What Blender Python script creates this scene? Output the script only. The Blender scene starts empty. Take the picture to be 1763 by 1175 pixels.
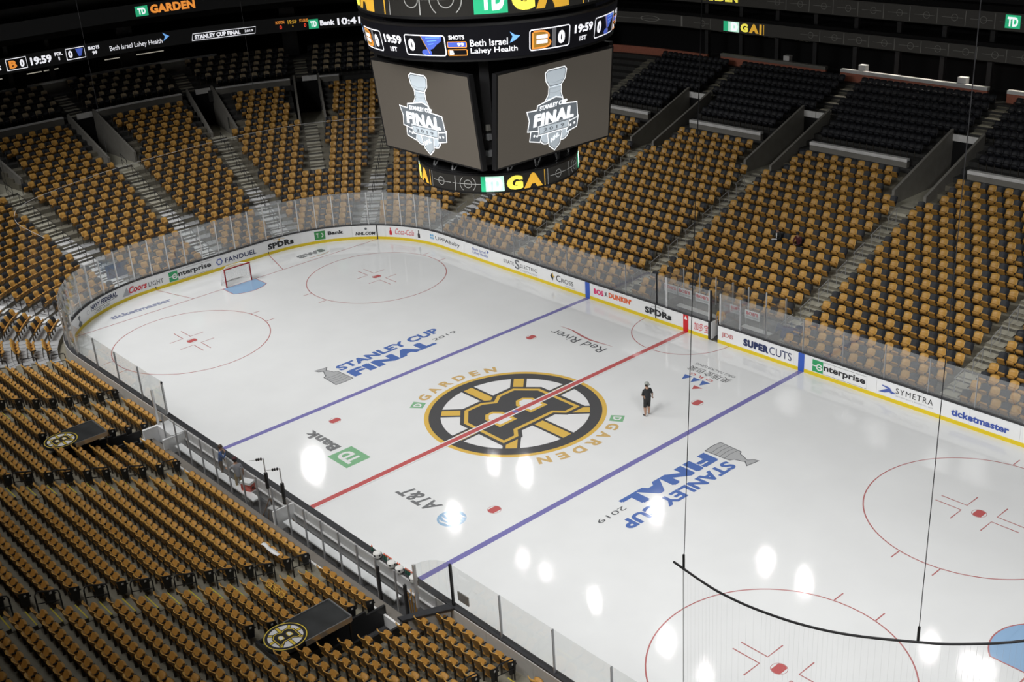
import bpy, bmesh, math, random
import numpy as np
from math import sin, cos, pi, radians, hypot, atan2, degrees, sqrt
random.seed(7)
SC = bpy.context.scene
COL = SC.collection

# ------------------------------------------------------------------ camera
CAM_POS = (40.514, -34.328, 27.638)
CAM_ROT = (radians(65.844), radians(3.386), radians(48.139))
cd = bpy.data.cameras.new('camera'); cam = bpy.data.objects.new('camera', cd); COL.objects.link(cam)
cam.location = CAM_POS; cam.rotation_euler = CAM_ROT
cd.lens = 2060.47 / 1763 * 36; cd.sensor_width = 36; cd.clip_start = .5; cd.clip_end = 400
SC.camera = cam

# ------------------------------------------------------------------ world, exposure, arena lamps, added floods
SC.view_settings.view_transform = 'Standard'; SC.view_settings.look = 'None'
SC.view_settings.gamma = 1; SC.view_settings.use_curve_mapping = False
SC.view_settings.exposure = 0
SC.cycles.transparent_max_bounces = 24
SC.cycles.max_bounces = 6
SC.cycles.caustics_reflective = False
w = bpy.data.worlds.new('arena_air'); SC.world = w; w.use_nodes = True
w.node_tree.nodes['Background'].inputs[0].default_value = (.5, .52, .55, 1)
w.node_tree.nodes['Background'].inputs[1].default_value = .009

LAMP_H = 29.0
# catwalk lamps above the rink: x, y, power factor, radius
LAMPS = [(-49, 15.7, 2.6, 1.5), (-36.2, 27.6, .5, .35), (-32.9, 28.6, 1.6, .55), (-31.8, 19.1, 1.6, .6), (-19.5, 31.8, 1.2, .45),
         (-22.5, 18.8, .3, .3), (-19.9, 19, .3, .3), (-14.4, 18.9, .6, .35), (-7, 19, 1.1, .5), (-8, 32.1, .8, .42),
         (-4.2, 31.9, .9, .45), (6.8, 31.5, .8, .42), (9.7, 31.7, .7, .4), (10.9, 31.8, .7, .4), (-2.8, 18.3, .7, .3), (18, 19, 1, .4), (22, 31.8, 1, .4)]
ADDED_FLOODS = [(-40, -19, -30, 1, 1620), (-30, -19, -27, 1, 15250), (-20, -19, -18, 1, 14130), (-20, -28, -18, -6, 7800), (-10, -19, -9, 1, 820), (-10, -28, -9, -6, 3920), (0, -19, 0, 1, 6030), (0, -28, 0, -6, 5000),
          (10, -19, 9, 1, 12470), (10, -28, 9, -6, 8650), (30, -19, 27, 1, 3560), (40, -12, 30, -4, 7900), (40, -19, 30, 1, 32100), (-38, -24, -27, 6, 9000), (11, -19, 12, 7, 6500)]  # unseen floods, added with fitted powers to light the ice evenly
LAMP_W = 700.
ALL_L = [(x, y, max(-24, min(24, x * .7)), y * .05, LAMP_W * f, r * .48, 92) for (x, y, f, r) in LAMPS] + [(x + ox, y + oy, tx + ox, ty + oy, e / 3, 1.2, 88) for (x, y, tx, ty, e) in ADDED_FLOODS for (ox, oy) in ((-3.5, -2), (3.5, -1), (0, 3))]
for (x, y, tx, ty, e, r, cone) in ALL_L:
    ld = bpy.data.lights.new('arena_or_added_lamp', 'SPOT'); lo = bpy.data.objects.new('arena_or_added_lamp', ld); COL.objects.link(lo)
    ld.energy = e; ld.color = (1, .988, .97); ld.shadow_soft_size = r
    ld.spot_size = radians(cone); ld.spot_blend = 1.0
    lo.location = (x, y, LAMP_H)
    dx, dy, dz = tx - x, ty - y, -LAMP_H
    lo.rotation_euler = (atan2(hypot(dx, dy), -dz), 0, atan2(dy, dx) - pi / 2)

# ------------------------------------------------------------------ materials
MATS = {}
def mat(name, col, rough=.6, metal=0., emit=None, noise=0., nscale=6., spec=.5, bump=0.):
    if name in MATS: return MATS[name]
    m = bpy.data.materials.new(name); m.use_nodes = True; nt = m.node_tree; b = nt.nodes['Principled BSDF']
    c = (col[0], col[1], col[2], 1)
    b.inputs['Base Color'].default_value = c; b.inputs['Roughness'].default_value = rough
    b.inputs['Metallic'].default_value = metal; b.inputs['Specular IOR Level'].default_value = spec
    if emit:
        b.inputs['Emission Color'].default_value = c; b.inputs['Emission Strength'].default_value = emit
    if noise > 0:
        tc = nt.nodes.new('ShaderNodeTexCoord'); n = nt.nodes.new('ShaderNodeTexNoise'); n.inputs['Scale'].default_value = nscale; n.inputs['Detail'].default_value = 5
        nt.links.new(tc.outputs['Object'], n.inputs['Vector'])
        mr = nt.nodes.new('ShaderNodeMapRange'); mr.inputs[1].default_value = .25; mr.inputs[2].default_value = .75
        mr.inputs[3].default_value = 1 - noise; mr.inputs[4].default_value = 1 + noise
        mx = nt.nodes.new('ShaderNodeVectorMath'); mx.operation = 'SCALE'; mx.inputs[0].default_value = col
        nt.links.new(n.outputs['Fac'], mr.inputs[0]); nt.links.new(mr.outputs[0], mx.inputs['Scale']); nt.links.new(mx.outputs[0], b.inputs['Base Color'])
        if bump:
            bp = nt.nodes.new('ShaderNodeBump'); bp.inputs['Strength'].default_value = bump; bp.inputs['Distance'].default_value = .02
            nt.links.new(n.outputs['Fac'], bp.inputs['Height']); nt.links.new(bp.outputs[0], b.inputs['Normal'])
    MATS[name] = m; return m
def srgb(r, g, b):
    f = lambda c: (c / 255 / 12.92) if c <= 10.3 else ((c / 255 + .055) / 1.055) ** 2.4
    return (f(r), f(g), f(b))
def ice_mat(name, col, bump=True):
    """surface under a thin sheet of ice: broad gloss with skate scratches"""
    if name in MATS: return MATS[name]
    if name != 'ice': col = tuple(c * .88 + .052 for c in col)
    m = mat(name, col, .14, noise=.025, nscale=.5); nt = m.node_tree; b = nt.nodes['Principled BSDF']
    g = nt.nodes.new('ShaderNodeNewGeometry'); n = nt.nodes.new('ShaderNodeTexNoise'); n.inputs['Scale'].default_value = .7; n.inputs['Detail'].default_value = 8; n.inputs['Roughness'].default_value = .7
    mp = nt.nodes.new('ShaderNodeMapping'); mp.inputs['Scale'].default_value = (.6, 5, 1); mp.inputs['Rotation'].default_value = (0, 0, .5)
    nt.links.new(g.outputs['Position'], mp.inputs[0]); nt.links.new(mp.outputs[0], n.inputs['Vector'])
    mr = nt.nodes.new('ShaderNodeMapRange'); mr.inputs[1].default_value = .3; mr.inputs[2].default_value = .7; mr.inputs[3].default_value = .035; mr.inputs[4].default_value = .085
    nt.links.new(n.outputs['Fac'], mr.inputs[0]); nt.links.new(mr.outputs[0], b.inputs['Roughness'])
    bp = nt.nodes.new('ShaderNodeBump'); bp.inputs['Strength'].default_value = .12; bp.inputs['Distance'].default_value = .01
    nt.links.new(n.outputs['Fac'], bp.inputs['Height']); nt.links.new(bp.outputs[0], b.inputs['Normal'])
    return m
def glass_mat(name, tint=(.93, .95, .95), haze=.05, k=1.0):
    if name in MATS: return MATS[name]
    m = bpy.data.materials.new(name); m.use_nodes = True; nt = m.node_tree; nt.nodes.clear()
    N = nt.nodes.new; L = nt.links.new
    out = N('ShaderNodeOutputMaterial'); tr = N('ShaderNodeBsdfTransparent'); tr.inputs[0].default_value = (*tint, 1)
    gl = N('ShaderNodeBsdfGlossy'); gl.inputs['Roughness'].default_value = .04; gl.inputs[0].default_value = (1, 1, 1, 1)
    df = N('ShaderNodeBsdfDiffuse'); df.inputs[0].default_value = (.8, .82, .85, 1)
    geo = N('ShaderNodeNewGeometry'); dt = N('ShaderNodeVectorMath'); dt.operation = 'DOT_PRODUCT'
    L(geo.outputs['Normal'], dt.inputs[0]); L(geo.outputs['Incoming'], dt.inputs[1])
    ab = N('ShaderNodeMath'); ab.operation = 'ABSOLUTE'; L(dt.outputs['Value'], ab.inputs[0])
    iv = N('ShaderNodeMath'); iv.operation = 'SUBTRACT'; iv.inputs[0].default_value = 1; L(ab.outputs[0], iv.inputs[1])
    pw = N('ShaderNodeMath'); pw.operation = 'POWER'; pw.inputs[1].default_value = 5; L(iv.outputs[0], pw.inputs[0])
    ma = N('ShaderNodeMath'); ma.operation = 'MULTIPLY_ADD'; ma.inputs[1].default_value = .95 * k; ma.inputs[2].default_value = .045 * k; L(pw.outputs[0], ma.inputs[0])
    m1 = N('ShaderNodeMixShader'); m1.inputs[0].default_value = haze; L(tr.outputs[0], m1.inputs[1]); L(df.outputs[0], m1.inputs[2])
    m2 = N('ShaderNodeMixShader'); L(ma.outputs[0], m2.inputs[0]); L(m1.outputs[0], m2.inputs[1]); L(gl.outputs[0], m2.inputs[2])
    L(m2.outputs[0], out.inputs[0]); MATS[name] = m; return m

ICE = ice_mat('ice', (.80, .815, .82))
RED_I = ice_mat('ice_red', srgb(196, 84, 84)); BLUE_I = ice_mat('ice_blue', srgb(118, 114, 180)); THIN_RED = ice_mat('ice_thin_red', srgb(184, 104, 104))
CREASE_I = ice_mat('ice_crease_blue', srgb(146, 184, 222)); LOGO_BLUE = ice_mat('ice_logo_blue', srgb(68, 106, 182)); BLACK_I = ice_mat('ice_black', srgb(62, 62, 64))
YEL_I = ice_mat('ice_yellow', srgb(228, 186, 76)); GOLD_I = ice_mat('ice_gold', srgb(214, 178, 110)); GRN_I = ice_mat('ice_green', srgb(128, 186, 140)); GREY_I = ice_mat('ice_grey', srgb(112, 114, 116))
WHT_I = ice_mat('ice_white', (.86, .865, .87)); SILV_I = ice_mat('ice_silver', srgb(178, 180, 182)); PALEBLUE_I = ice_mat('ice_pale_blue', srgb(150, 186, 218)); DKGREY_I = ice_mat('ice_dark_grey', srgb(84, 86, 90)); ORG_I = ice_mat('ice_orange', srgb(200, 150, 120)); TKT_I = ice_mat('ice_slate_blue', srgb(140, 146, 176))
WHITE = mat('board_white', (.82, .83, .84), .3, noise=.02, nscale=2); KICK = mat('kick_yellow', srgb(222, 196, 28), .4, noise=.05); CAP = mat('cap_black', (.035, .036, .04), .4, noise=.15); BACKB = mat('board_back', (.55, .54, .52), .55, noise=.05, nscale=3)
CONC = mat('concrete', (.21, .195, .15), .85, noise=.12, nscale=4, bump=.15); CONC_SHADE = mat('concrete_painted_shade', (.05, .05, .048), .9, noise=.2); RISER = mat('step_riser', (.11, .105, .09), .85, noise=.1); CONC_D = mat('concrete_step', (.55, .53, .43), .8, noise=.12, nscale=5); ALU = mat('aluminium_tread', (.86, .87, .88), .4, noise=.05)
SEAT_Y = mat('seat_yellow', (.58, .325, .075), .42, noise=.08, nscale=3); SEAT_P = mat('seat_pan_yellow', (.48, .25, .055), .5, noise=.1, nscale=4); SEAT_K = mat('seat_black', (.018, .021, .027), .55, noise=.2, nscale=4); DARK = mat('dark_frame', (.014, .014, .015), .5); LEGM = mat('seat_leg', (.085, .075, .06), .6); PLAT = mat('riser_platform', (.40, .41, .42), .5, noise=.08, nscale=3)
STEEL = mat('steel', (.55, .56, .57), .3, metal=.8); CHROME = mat('stanchion', (.75, .76, .77), .3, metal=.5); BLKMET = mat('black_metal', (.03, .03, .032), .45, metal=.3)
WALLG = mat('wall_grey', (.26, .25, .225), .8, noise=.1, nscale=2); WALLD = mat('wall_dark', (.05, .05, .052), .8, noise=.1); BLACK = mat('black_void', (.006, .006, .007), .9); ORANGE = mat('fascia_orange', (.55, .19, .12), .7, noise=.1); PAPER = mat('white_sheet', (.75, .75, .73), .6)
CURB = mat('curb_pale', (.86, .86, .85), .6, noise=.12, nscale=2)
GLASS_E = glass_mat('rink_glass_end', haze=.12, k=1.5); GLASS = glass_mat('rink_glass', (.95, .96, .96), haze=.08, k=1.4); GLASS_N = glass_mat('rink_glass_near', (.955, .96, .955), haze=.03, k=.8)
def led(name, col, s): return mat(name, col, .6, emit=s, spec=.1)
L_WHITE = led('led_white', (.9, .9, .95), .95); L_BLACK = led('led_off', (.006, .006, .008), .6); L_GREEN = led('led_green', (.03, .42, .2), .8); L_YEL = led('led_yellow', (.85, .75, .1), .9); L_GOLD = led('led_gold', (.65, .36, .04), .8)
L_RED = led('led_red', (.8, .06, .03), .9); L_ORG = led('led_orange', (.85, .3, .05), .9); L_BLUE = led('led_blue', (.07, .12, .5), .8); L_LBLUE = led('led_sky', (.18, .42, .85), .9); L_GREY = led('led_grey', (.16, .16, .17), .5); L_LINE = led('led_line', (.35, .35, .34), .5); L_OFF2 = led('led_panel_idle', (.007, .007, .007), .6); L_DIM = led('led_dim', (.022, .021, .019), .6); L_DIMLINE = led('led_dim_line', (.07, .068, .062), .6); L_LGREEN = led('led_pale_green', (.55, .85, .7), .8)
SCREEN = led('screen_taupe', (.075, .066, .055), .75); S_SILV = led('screen_silver', (.42, .47, .51), .85); S_DK = led('screen_slate', (.12, .135, .15), .8); S_WHT = led('screen_white', (.92, .95, .97), .95); S_MID = led('screen_mid', (.34, .38, .41), .8)
def ink(n, r, g, b): return mat('ink_' + n, srgb(r, g, b), .45)

# ------------------------------------------------------------------ object helpers
def link(name, me, parent=None, loc=None):
    o = bpy.data.objects.new(name, me); COL.objects.link(o)
    if parent is not None: o.parent = parent
    if loc is not None: o.location = loc
    return o
def tag(o, label=None, cat=None, group=None, kind=None):
    if label: o['label'] = label
    if cat: o['category'] = cat
    if group: o['group'] = group
    if kind: o['kind'] = kind
    return o
def empty(name, loc=(0, 0, 0), rz=0, parent=None):
    o = bpy.data.objects.new(name, None); COL.objects.link(o); o.location = loc; o.rotation_euler = (0, 0, rz); o.empty_display_size = .2
    if parent is not None: o.parent = parent
    return o
def thing(name, label, cat, loc=(0, 0, 0), rz=0, group=None): return tag(empty(name, loc, rz), label, cat, group)
def struct(name): return tag(empty(name), kind='structure')
class MB:
    """collects polygons, then makes ONE mesh"""
    def __init__(s): s.v = []; s.f = []; s.m = []
    def add(s, V, F, mi=0):
        n = len(s.v); s.v += [tuple(map(float, p)) for p in V]; s.f += [tuple(n + i for i in f) for f in F]; s.m += [mi] * len(F); return s
    def box(s, x0, x1, y0, y1, z0, z1, mi=0):
        V = [(x0, y0, z0), (x1, y0, z0), (x1, y1, z0), (x0, y1, z0), (x0, y0, z1), (x1, y0, z1), (x1, y1, z1), (x0, y1, z1)]
        return s.add(V, [(3, 2, 1, 0), (4, 5, 6, 7), (0, 1, 5, 4), (1, 2, 6, 5), (2, 3, 7, 6), (3, 0, 4, 7)], mi)
    def hexa(s, b, t, mi=0):
        V = list(b) + list(t); return s.add(V, [(3, 2, 1, 0), (4, 5, 6, 7), (0, 1, 5, 4), (1, 2, 6, 5), (2, 3, 7, 6), (3, 0, 4, 7)], mi)
    def tube(s, pts, r, n=6, mi=0, close=False):
        pts = [np.array(p, float) for p in pts]; rr = r if hasattr(r, '__len__') else [r] * len(pts); V = []; F = []
        m = len(pts)
        for i, p in enumerate(pts):
            a = pts[(i - 1) % m] if (i > 0 or close) else p; b = pts[(i + 1) % m] if (i < m - 1 or close) else p
            t = b - a; t /= (np.linalg.norm(t) + 1e-9)
            u = np.cross(t, (0, 0, 1.)) if abs(t[2]) < .9 else np.cross(t, (1., 0, 0)); u /= np.linalg.norm(u); q = np.cross(t, u)
            for k in range(n): th = 2 * pi * k / n; V.append(p + rr[i] * (cos(th) * u + sin(th) * q))
        for i in range(m if close else m - 1):
            j = (i + 1) % m
            for k in range(n): F.append((i * n + k, i * n + (k + 1) % n, j * n + (k + 1) % n, j * n + k))
        if not close: F.append(tuple(range(n))[::-1]); F.append(tuple((m - 1) * n + k for k in range(n)))
        return s.add(V, F, mi)
    def lathe(s, prof, n=16, c=(0, 0, 0), mi=0):
        V = []; F = []
        for (r, z) in prof:
            for k in range(n): th = 2 * pi * k / n; V.append((c[0] + r * cos(th), c[1] + r * sin(th), c[2] + z))
        for i in range(len(prof) - 1):
            for k in range(n): F.append((i * n + k, i * n + (k + 1) % n, (i + 1) * n + (k + 1) % n, (i + 1) * n + k))
        F.append(tuple(range(n))[::-1]); F.append(tuple((len(prof) - 1) * n + k for k in range(n)))
        return s.add(V, F, mi)
    def ell(s, c, r, n=10, m=6, mi=0):
        V = []; F = []
        for i in range(m + 1):
            ph = pi * i / m
            for k in range(n): th = 2 * pi * k / n; V.append((c[0] + r[0] * sin(ph) * cos(th), c[1] + r[1] * sin(ph) * sin(th), c[2] + r[2] * cos(ph)))
        for i in range(m):
            for k in range(n): F.append((i * n + k, (i + 1) * n + k, (i + 1) * n + (k + 1) % n, i * n + (k + 1) % n))
        return s.add(V, F, mi)
    def build(s, name, mats, parent=None, smooth=False, loc=None):
        me = bpy.data.meshes.new(name); me.from_pydata(s.v, [], s.f)
        if not isinstance(mats, (list, tuple)): mats = [mats]
        for m in mats: me.materials.append(m)
        if len(mats) > 1: me.polygons.foreach_set('material_index', s.m)
        if smooth: me.polygons.foreach_set('use_smooth', [True] * len(s.f))
        me.update(); return link(name, me, parent, loc)

# ------------------------------------------------------------------ rink outline: s runs along the boards, d outwards
HX, HY, RR = 30.48, 12.954, 8.534
CX, CY = HX - RR, HY - RR
QA = RR * pi / 2
PER = 4 * CX + 4 * CY + 4 * QA
def op(s, d=0.0):
    """point on the outline offset by d; s = x on the far straight, decreasing s runs to the far end, the corner and the near side"""
    t = (CX - s) % PER
    if t < 2 * CX: return (CX - t, HY + d)
    t -= 2 * CX
    if t < QA: a = pi / 2 + t / RR; return (-CX + (RR + d) * cos(a), CY + (RR + d) * sin(a))
    t -= QA
    if t < 2 * CY: return (-HX - d, CY - t)
    t -= 2 * CY
    if t < QA: a = pi + t / RR; return (-CX + (RR + d) * cos(a), -CY + (RR + d) * sin(a))
    t -= QA
    if t < 2 * CX: return (-CX + t, -HY - d)
    t -= 2 * CX
    if t < QA: a = 1.5 * pi + t / RR; return (CX + (RR + d) * cos(a), -CY + (RR + d) * sin(a))
    t -= QA
    if t < 2 * CY: return (HX + d, -CY + t)
    t -= 2 * CY
    a = t / RR; return (CX + (RR + d) * cos(a), CY + (RR + d) * sin(a))
def s_near(x): return -CX - QA - 2 * CY - QA - (x + CX)
S_END0 = -CX - QA; S_END1 = -CX - QA - 2 * CY; S_NEAR = S_END1 - QA
def is_arc(s):
    t = (CX - s) % PER
    for (a, b) in ((2 * CX, 2 * CX + QA), (2 * CX + QA + 2 * CY, 2 * CX + 2 * QA + 2 * CY), (4 * CX + 2 * QA + 2 * CY, 4 * CX + 3 * QA + 2 * CY), (PER - QA, PER)):
        if a - .01 <= t <= b + .01: return True
    return False
BREAKS = [CX]
_t = 0
for L_ in (2 * CX, QA, 2 * CY, QA, 2 * CX, QA, 2 * CY, QA): _t += L_; BREAKS.append(CX - _t)
def s_samples(s0, s1, step=.9):
    """sample points from s0 down to s1 (s0 > s1): dense on arcs only"""
    cuts = [s0] + [b for b in BREAKS if s1 < b < s0] + [s1]; out = [s0]
    for a, b in zip(cuts, cuts[1:]):
        n = max(1, int(math.ceil((a - b) / step))) if is_arc((a + b) / 2) else 1
        out += [a + (b - a) * (i + 1) / n for i in range(n)]
    return out
def arc_box(mb, s0, s1, d0, d1, z0, z1, mi=0, step=.9, ztop2=None):
    """a bar that follows the outline; ztop2 = top height at the outer side"""
    S = s_samples(max(s0, s1), min(s0, s1), step); V = []; F = []
    zt = z1 if ztop2 is None else ztop2
    for s in S:
        a = op(s, d0); b = op(s, d1); V += [(a[0], a[1], z0), (b[0], b[1], z0), (b[0], b[1], zt), (a[0], a[1], z1)]
    for i in range(len(S) - 1):
        p, q = 4 * i, 4 * i + 4
        for k in range(4): F.append((p + k, q + k, q + (k + 1) % 4, p + (k + 1) % 4))
    F.append((0, 1, 2, 3)); n = 4 * (len(S) - 1); F.append((n + 3, n + 2, n + 1, n))
    return mb.add(V, F, mi)
def floor_z(d):
    k = (d - 1.35) / .82 + 1
    return .26 + .17 * (min(k, 4) - 1) + .305 * max(k - 4, 0)

# ------------------------------------------------------------------ lettering
_TXT = {}
def text_mesh(body, bold=0., shear=0., space=1.0):
    extra = max(0, bold - .035); bold = min(bold, .035)
    if any(ord(ch) > 0x2000 for ch in body): bold = extra = 0
    space = space + extra * 2.6
    key = (body, bold, shear, space, extra)
    if key in _TXT: return _TXT[key]
    c = bpy.data.curves.new('lettering', 'FONT'); c.body = body; c.offset = bold; c.shear = shear; c.space_character = space; c.resolution_u = 3
    o = bpy.data.objects.new('lettering', c); COL.objects.link(o)
    dg = bpy.context.evaluated_depsgraph_get(); me = bpy.data.meshes.new_from_object(o.evaluated_get(dg))
    V = np.array([v.co[:2] for v in me.vertices]); F = [tuple(p.vertices) for p in me.polygons]
    bpy.data.objects.remove(o); bpy.data.meshes.remove(me); bpy.data.curves.remove(c)
    V = np.c_[V, np.zeros(len(V))]
    if extra:        # heavier lettering: three thin leaves, each a hair above the last
        n = len(V); V = np.concatenate([V + np.array(q) for q in ((0, 0, 0), (extra * 1.6, 0, .0012), (extra * .8, extra, .0024))]); F = [tuple(i + k * n for i in f) for k in range(3) for f in F]
    lo, hi = V.min(0), V.max(0); V[:, :2] = (V[:, :2] - lo[:2]) / (hi - lo)[:2]
    _TXT[key] = (V, F); return _TXT[key]
def place(mb, VF, fn, mi=0):
    V, F = VF; P = []
    for r in V:
        a, b = r[0], r[1]; p = fn(a, b)
        if len(r) > 2 and r[2] > 0:
            p0 = np.array(p, float); n = np.cross(np.array(fn(a + 1e-3, b)) - p0, np.array(fn(a, b + 1e-3)) - p0); p = p0 + n / np.linalg.norm(n) * r[2]
        P.append(p)
    mb.add(P, F, mi)
def poly2(pts): return (np.array(pts, float), [tuple(range(len(pts)))])
ROUND = lambda n=24, r=1., cx=0., cy=0., ry=None: [(cx + r * cos(2 * pi * i / n), cy + (ry or r) * sin(2 * pi * i / n)) for i in range(n)]
def ring2(r0, r1, n=64, a0=0., a1=2 * pi, cx=0, cy=0):
    V = []; F = []; full = abs(a1 - a0 - 2 * pi) < 1e-6; m = n if full else n + 1
    for i in range(m): a = a0 + (a1 - a0) * i / n; V += [(cx + r0 * cos(a), cy + r0 * sin(a)), (cx + r1 * cos(a), cy + r1 * sin(a))]
    for i in range(n): j = (i + 1) % m; F.append((2 * i, 2 * i + 1, 2 * j + 1, 2 * j))
    return np.array(V), F
def stroke(pts, wd):
    """flat band along a line of 2D points"""
    P = [np.array(p, float) for p in pts]; V = []; F = []
    for i, p in enumerate(P):
        t = P[min(i + 1, len(P) - 1)] - P[max(i - 1, 0)]; t /= np.linalg.norm(t) + 1e-9; n = np.array((-t[1], t[0])); ww = wd[i] if hasattr(wd, '__len__') else wd
        V += [p + n * ww / 2, p - n * ww / 2]
    for i in range(len(P) - 1): F.append((2 * i + 1, 2 * i + 3, 2 * i + 2, 2 * i))
    return np.array(V), F
def inset(pts, d):
    """polygon moved inwards by d (counter-clockwise input)"""
    P = [np.array(p, float) for p in pts]; n = len(P); out = []
    for i in range(n):
        a, b, c = P[i - 1], P[i], P[(i + 1) % n]; e1 = (b - a) / np.linalg.norm(b - a); e2 = (c - b) / np.linalg.norm(c - b)
        n1 = np.array((-e1[1], e1[0])); n2 = np.array((-e2[1], e2[0])); k = 1 + float(n1 @ n2); out.append(b + (n1 + n2) * d / max(k, .3))
    return [tuple(p) for p in out]
ORD1 = ['', 'first', 'second', 'third', 'fourth', 'fifth', 'sixth', 'seventh', 'eighth', 'ninth', 'tenth', 'eleventh', 'twelfth', 'thirteenth', 'fourteenth', 'fifteenth', 'sixteenth', 'seventeenth', 'eighteenth', 'nineteenth']
TENS = {2: ('twenty', 'twentieth'), 3: ('thirty', 'thirtieth'), 4: ('forty', 'fortieth'), 5: ('fifty', 'fiftieth')}
def ordw(n):
    if n < 20: return ORD1[n]
    t, u = divmod(n, 10); return TENS[t][1] if u == 0 else TENS[t][0] + '-' + ORD1[u]
# ================================================================== SETTING: ice sheet with its painted marks
rink = tag(empty('floor'), kind='structure')
mb = MB(); S = s_samples(CX, CX - PER + 1e-4, .4)[:-1]
mb.add([(*op(s, .0), 0.) for s in S], [tuple(range(len(S)))]); mb.build('ice_sheet', ICE, rink)
mb = MB().box(-80, 60, -60, 70, -1.2, -.05); mb.build('floor_slab', CONC, rink)
def flat(z, ax=(1, 0), o=(0, 0)):
    """2D mark -> ice, optionally turned half round (most ads read from the far side)"""
    return lambda a, b: (o[0] + a * ax[0] - b * ax[1], o[1] + a * ax[1] + b * ax[0], z)
def mark(name, shapes, m, z=.003, fn=None, parent=rink):
    mb = MB(); fn = fn or flat(z)
    for sh in shapes: place(mb, sh, fn)
    return mb.build(name, m, parent)
rect = lambda x0, x1, y0, y1: poly2([(x0, y0), (x1, y0), (x1, y1), (x0, y1)])
for sx in (-1, 1):
    mark('blue_line', [rect(sx * 7.77 - .15, sx * 7.77 + .15, -HY, HY)], BLUE_I, .004)
    gy = 4.42 + sqrt(RR ** 2 - (27.127 - CX) ** 2)
    mark('goal_line', [rect(sx * 27.127 - .03, sx * 27.127 + .03, -gy, gy)], THIN_RED, .003)
    mark('trapezoid_line', [stroke([(sx * 27.127, y), (sx * 30.48, y * 4.267 / 3.353)], .055) for y in (-3.353, 3.353)], THIN_RED, .003)
    cr = [(sx * 27.1, -1.22), (sx * 25.76, -1.22)] + [(sx * (27.127 - 1.83 * cos(a)), 1.83 * sin(a)) for a in np.linspace(-.73, .73, 13)] + [(sx * 25.76, 1.22), (sx * 27.1, 1.22)]
    if sx > 0: cr = cr[::-1]
    cr = [(x, y) for x, y in cr]
    mark('goal_crease', [poly2(cr)], CREASE_I, .003)
    mark('crease_line', [stroke(cr, .055)], THIN_RED, .0045)
    for sy in (-1, 1):
        cx, cy = sx * 21.03, sy * 6.706
        mark('faceoff_circle', [ring2(4.545, 4.6, 96, cx=cx, cy=cy)], THIN_RED, .003)
        hs = []
        for hx in (-1, 1):
            for hy in (-1, 1):
                hs.append(stroke([(cx + hx * 1.82, cy + hy * .235), (cx + hx * .66, cy + hy * .235), (cx + hx * .66, cy + hy * 1.1)][::1], .055))
            for hy in (-1, 1): hs.append(stroke([(cx + hx * .88, cy + hy * 4.52), (cx + hx * .88, cy + hy * 5.1)], .055))
        mark('hash_mark', hs, THIN_RED, .003)
    for sy in (-1, 1):
        for cx in (21.03, 6.096):
            x, y = sx * cx, sy * 6.706
            mark('dot_ring', [ring2(.285, .305, 28, cx=x, cy=y)], THIN_RED, .003)
            c = [(x + .28 * cos(a), y + .28 * sin(a)) for a in list(np.linspace(-.75, .75, 9) + pi / 2) + list(np.linspace(-.75, .75, 9) - pi / 2)]
            mark('faceoff_dot', [poly2(c)], RED_I, .0035)
mark('referee_crease', [ring2(3.02, 3.075, 48, pi, 2 * pi, 0, 12.954)], THIN_RED, .003)

# centre emblem: spoked wheel with block B, reads from the far side (half turn)
emb = empty('centre_emblem', parent=rink)
def wheel(parent, fn, R, mats, dz, names=('wheel_rim', 'spoke', 'letter_b')):
    """mats: yellow, black, white; fn(a,b,layer)"""
    Y, K, W = mats; k = R / 4.57
    def mk(name, shapes, m, l):
        mb = MB()
        for sh in shapes: place(mb, sh, lambda a, b: fn(a * k, b * k, l))
        return mb.build(name, m, parent)
    mk('wheel_edge', [ring2(4.34, 4.57, 96)], Y, 1); mk('wheel_rim', [ring2(3.74, 4.34, 96)], K, 1); mk('wheel_disc', [(np.array(ROUND(64, 3.74)), [tuple(range(64))])], W, 0)
    sp = []; sy = []
    for i in range(8):
        a = i * pi / 4; c, s = cos(a), sin(a); R2 = lambda x, y: (x * c - y * s, x * s + y * c)
        sp.append(poly2([R2(.5, -.42), R2(3.76, -.42), R2(3.76, .42), R2(.5, .42)])); sy.append(poly2([R2(.5, -.27), R2(3.72, -.27), R2(3.72, .27), R2(.5, .27)]))
    mk('spoke', sp, K, 2); mk('spoke_face', sy, Y, 3)
    B = [(-2.0, -2.55), (.95, -2.55), (2.0, -1.65), (2.0, -.55), (1.62, 0), (2.0, .55), (2.0, 1.65), (.95, 2.55), (-2.0, 2.55), (-2.0, 1.6), (-1.5, 1.2), (-1.5, -1.2), (-2.0, -1.6)]
    mk('letter_edge', [poly2(inset(B, -.2))], K, 4); mk('letter_outline', [poly2(B)], Y, 5); mk('letter_b', [poly2(inset(B, .2))], K, 6)
    for sgn in (-1, 1):
        H = [(-.55, .45), (.55, .45), (.95, .8), (.95, 1.25), (.55, 1.6), (-.55, 1.6)]
        if sgn < 0: H = [(x, -y) for x, y in H][::-1]
        H = [(x - .1, y) for x, y in H]
        mk('letter_hole', [poly2(H)], Y, 7); mk('letter_gap', [poly2(inset(H, .18))], W, 8)
wheel(emb, lambda a, b, l: (-a, -b, .003 + .001 * l), 4.57, (YEL_I, BLACK_I, WHT_I), .001)
mark('red_line', [rect(-.24, .24, -HY, HY)], WHT_I, .0125); mark('red_line', [rect(-.15, .15, -HY, HY)], RED_I, .0135)
mark('centre_dot', [poly2(ROUND(20, .15))], BLUE_I, .0145)
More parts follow.
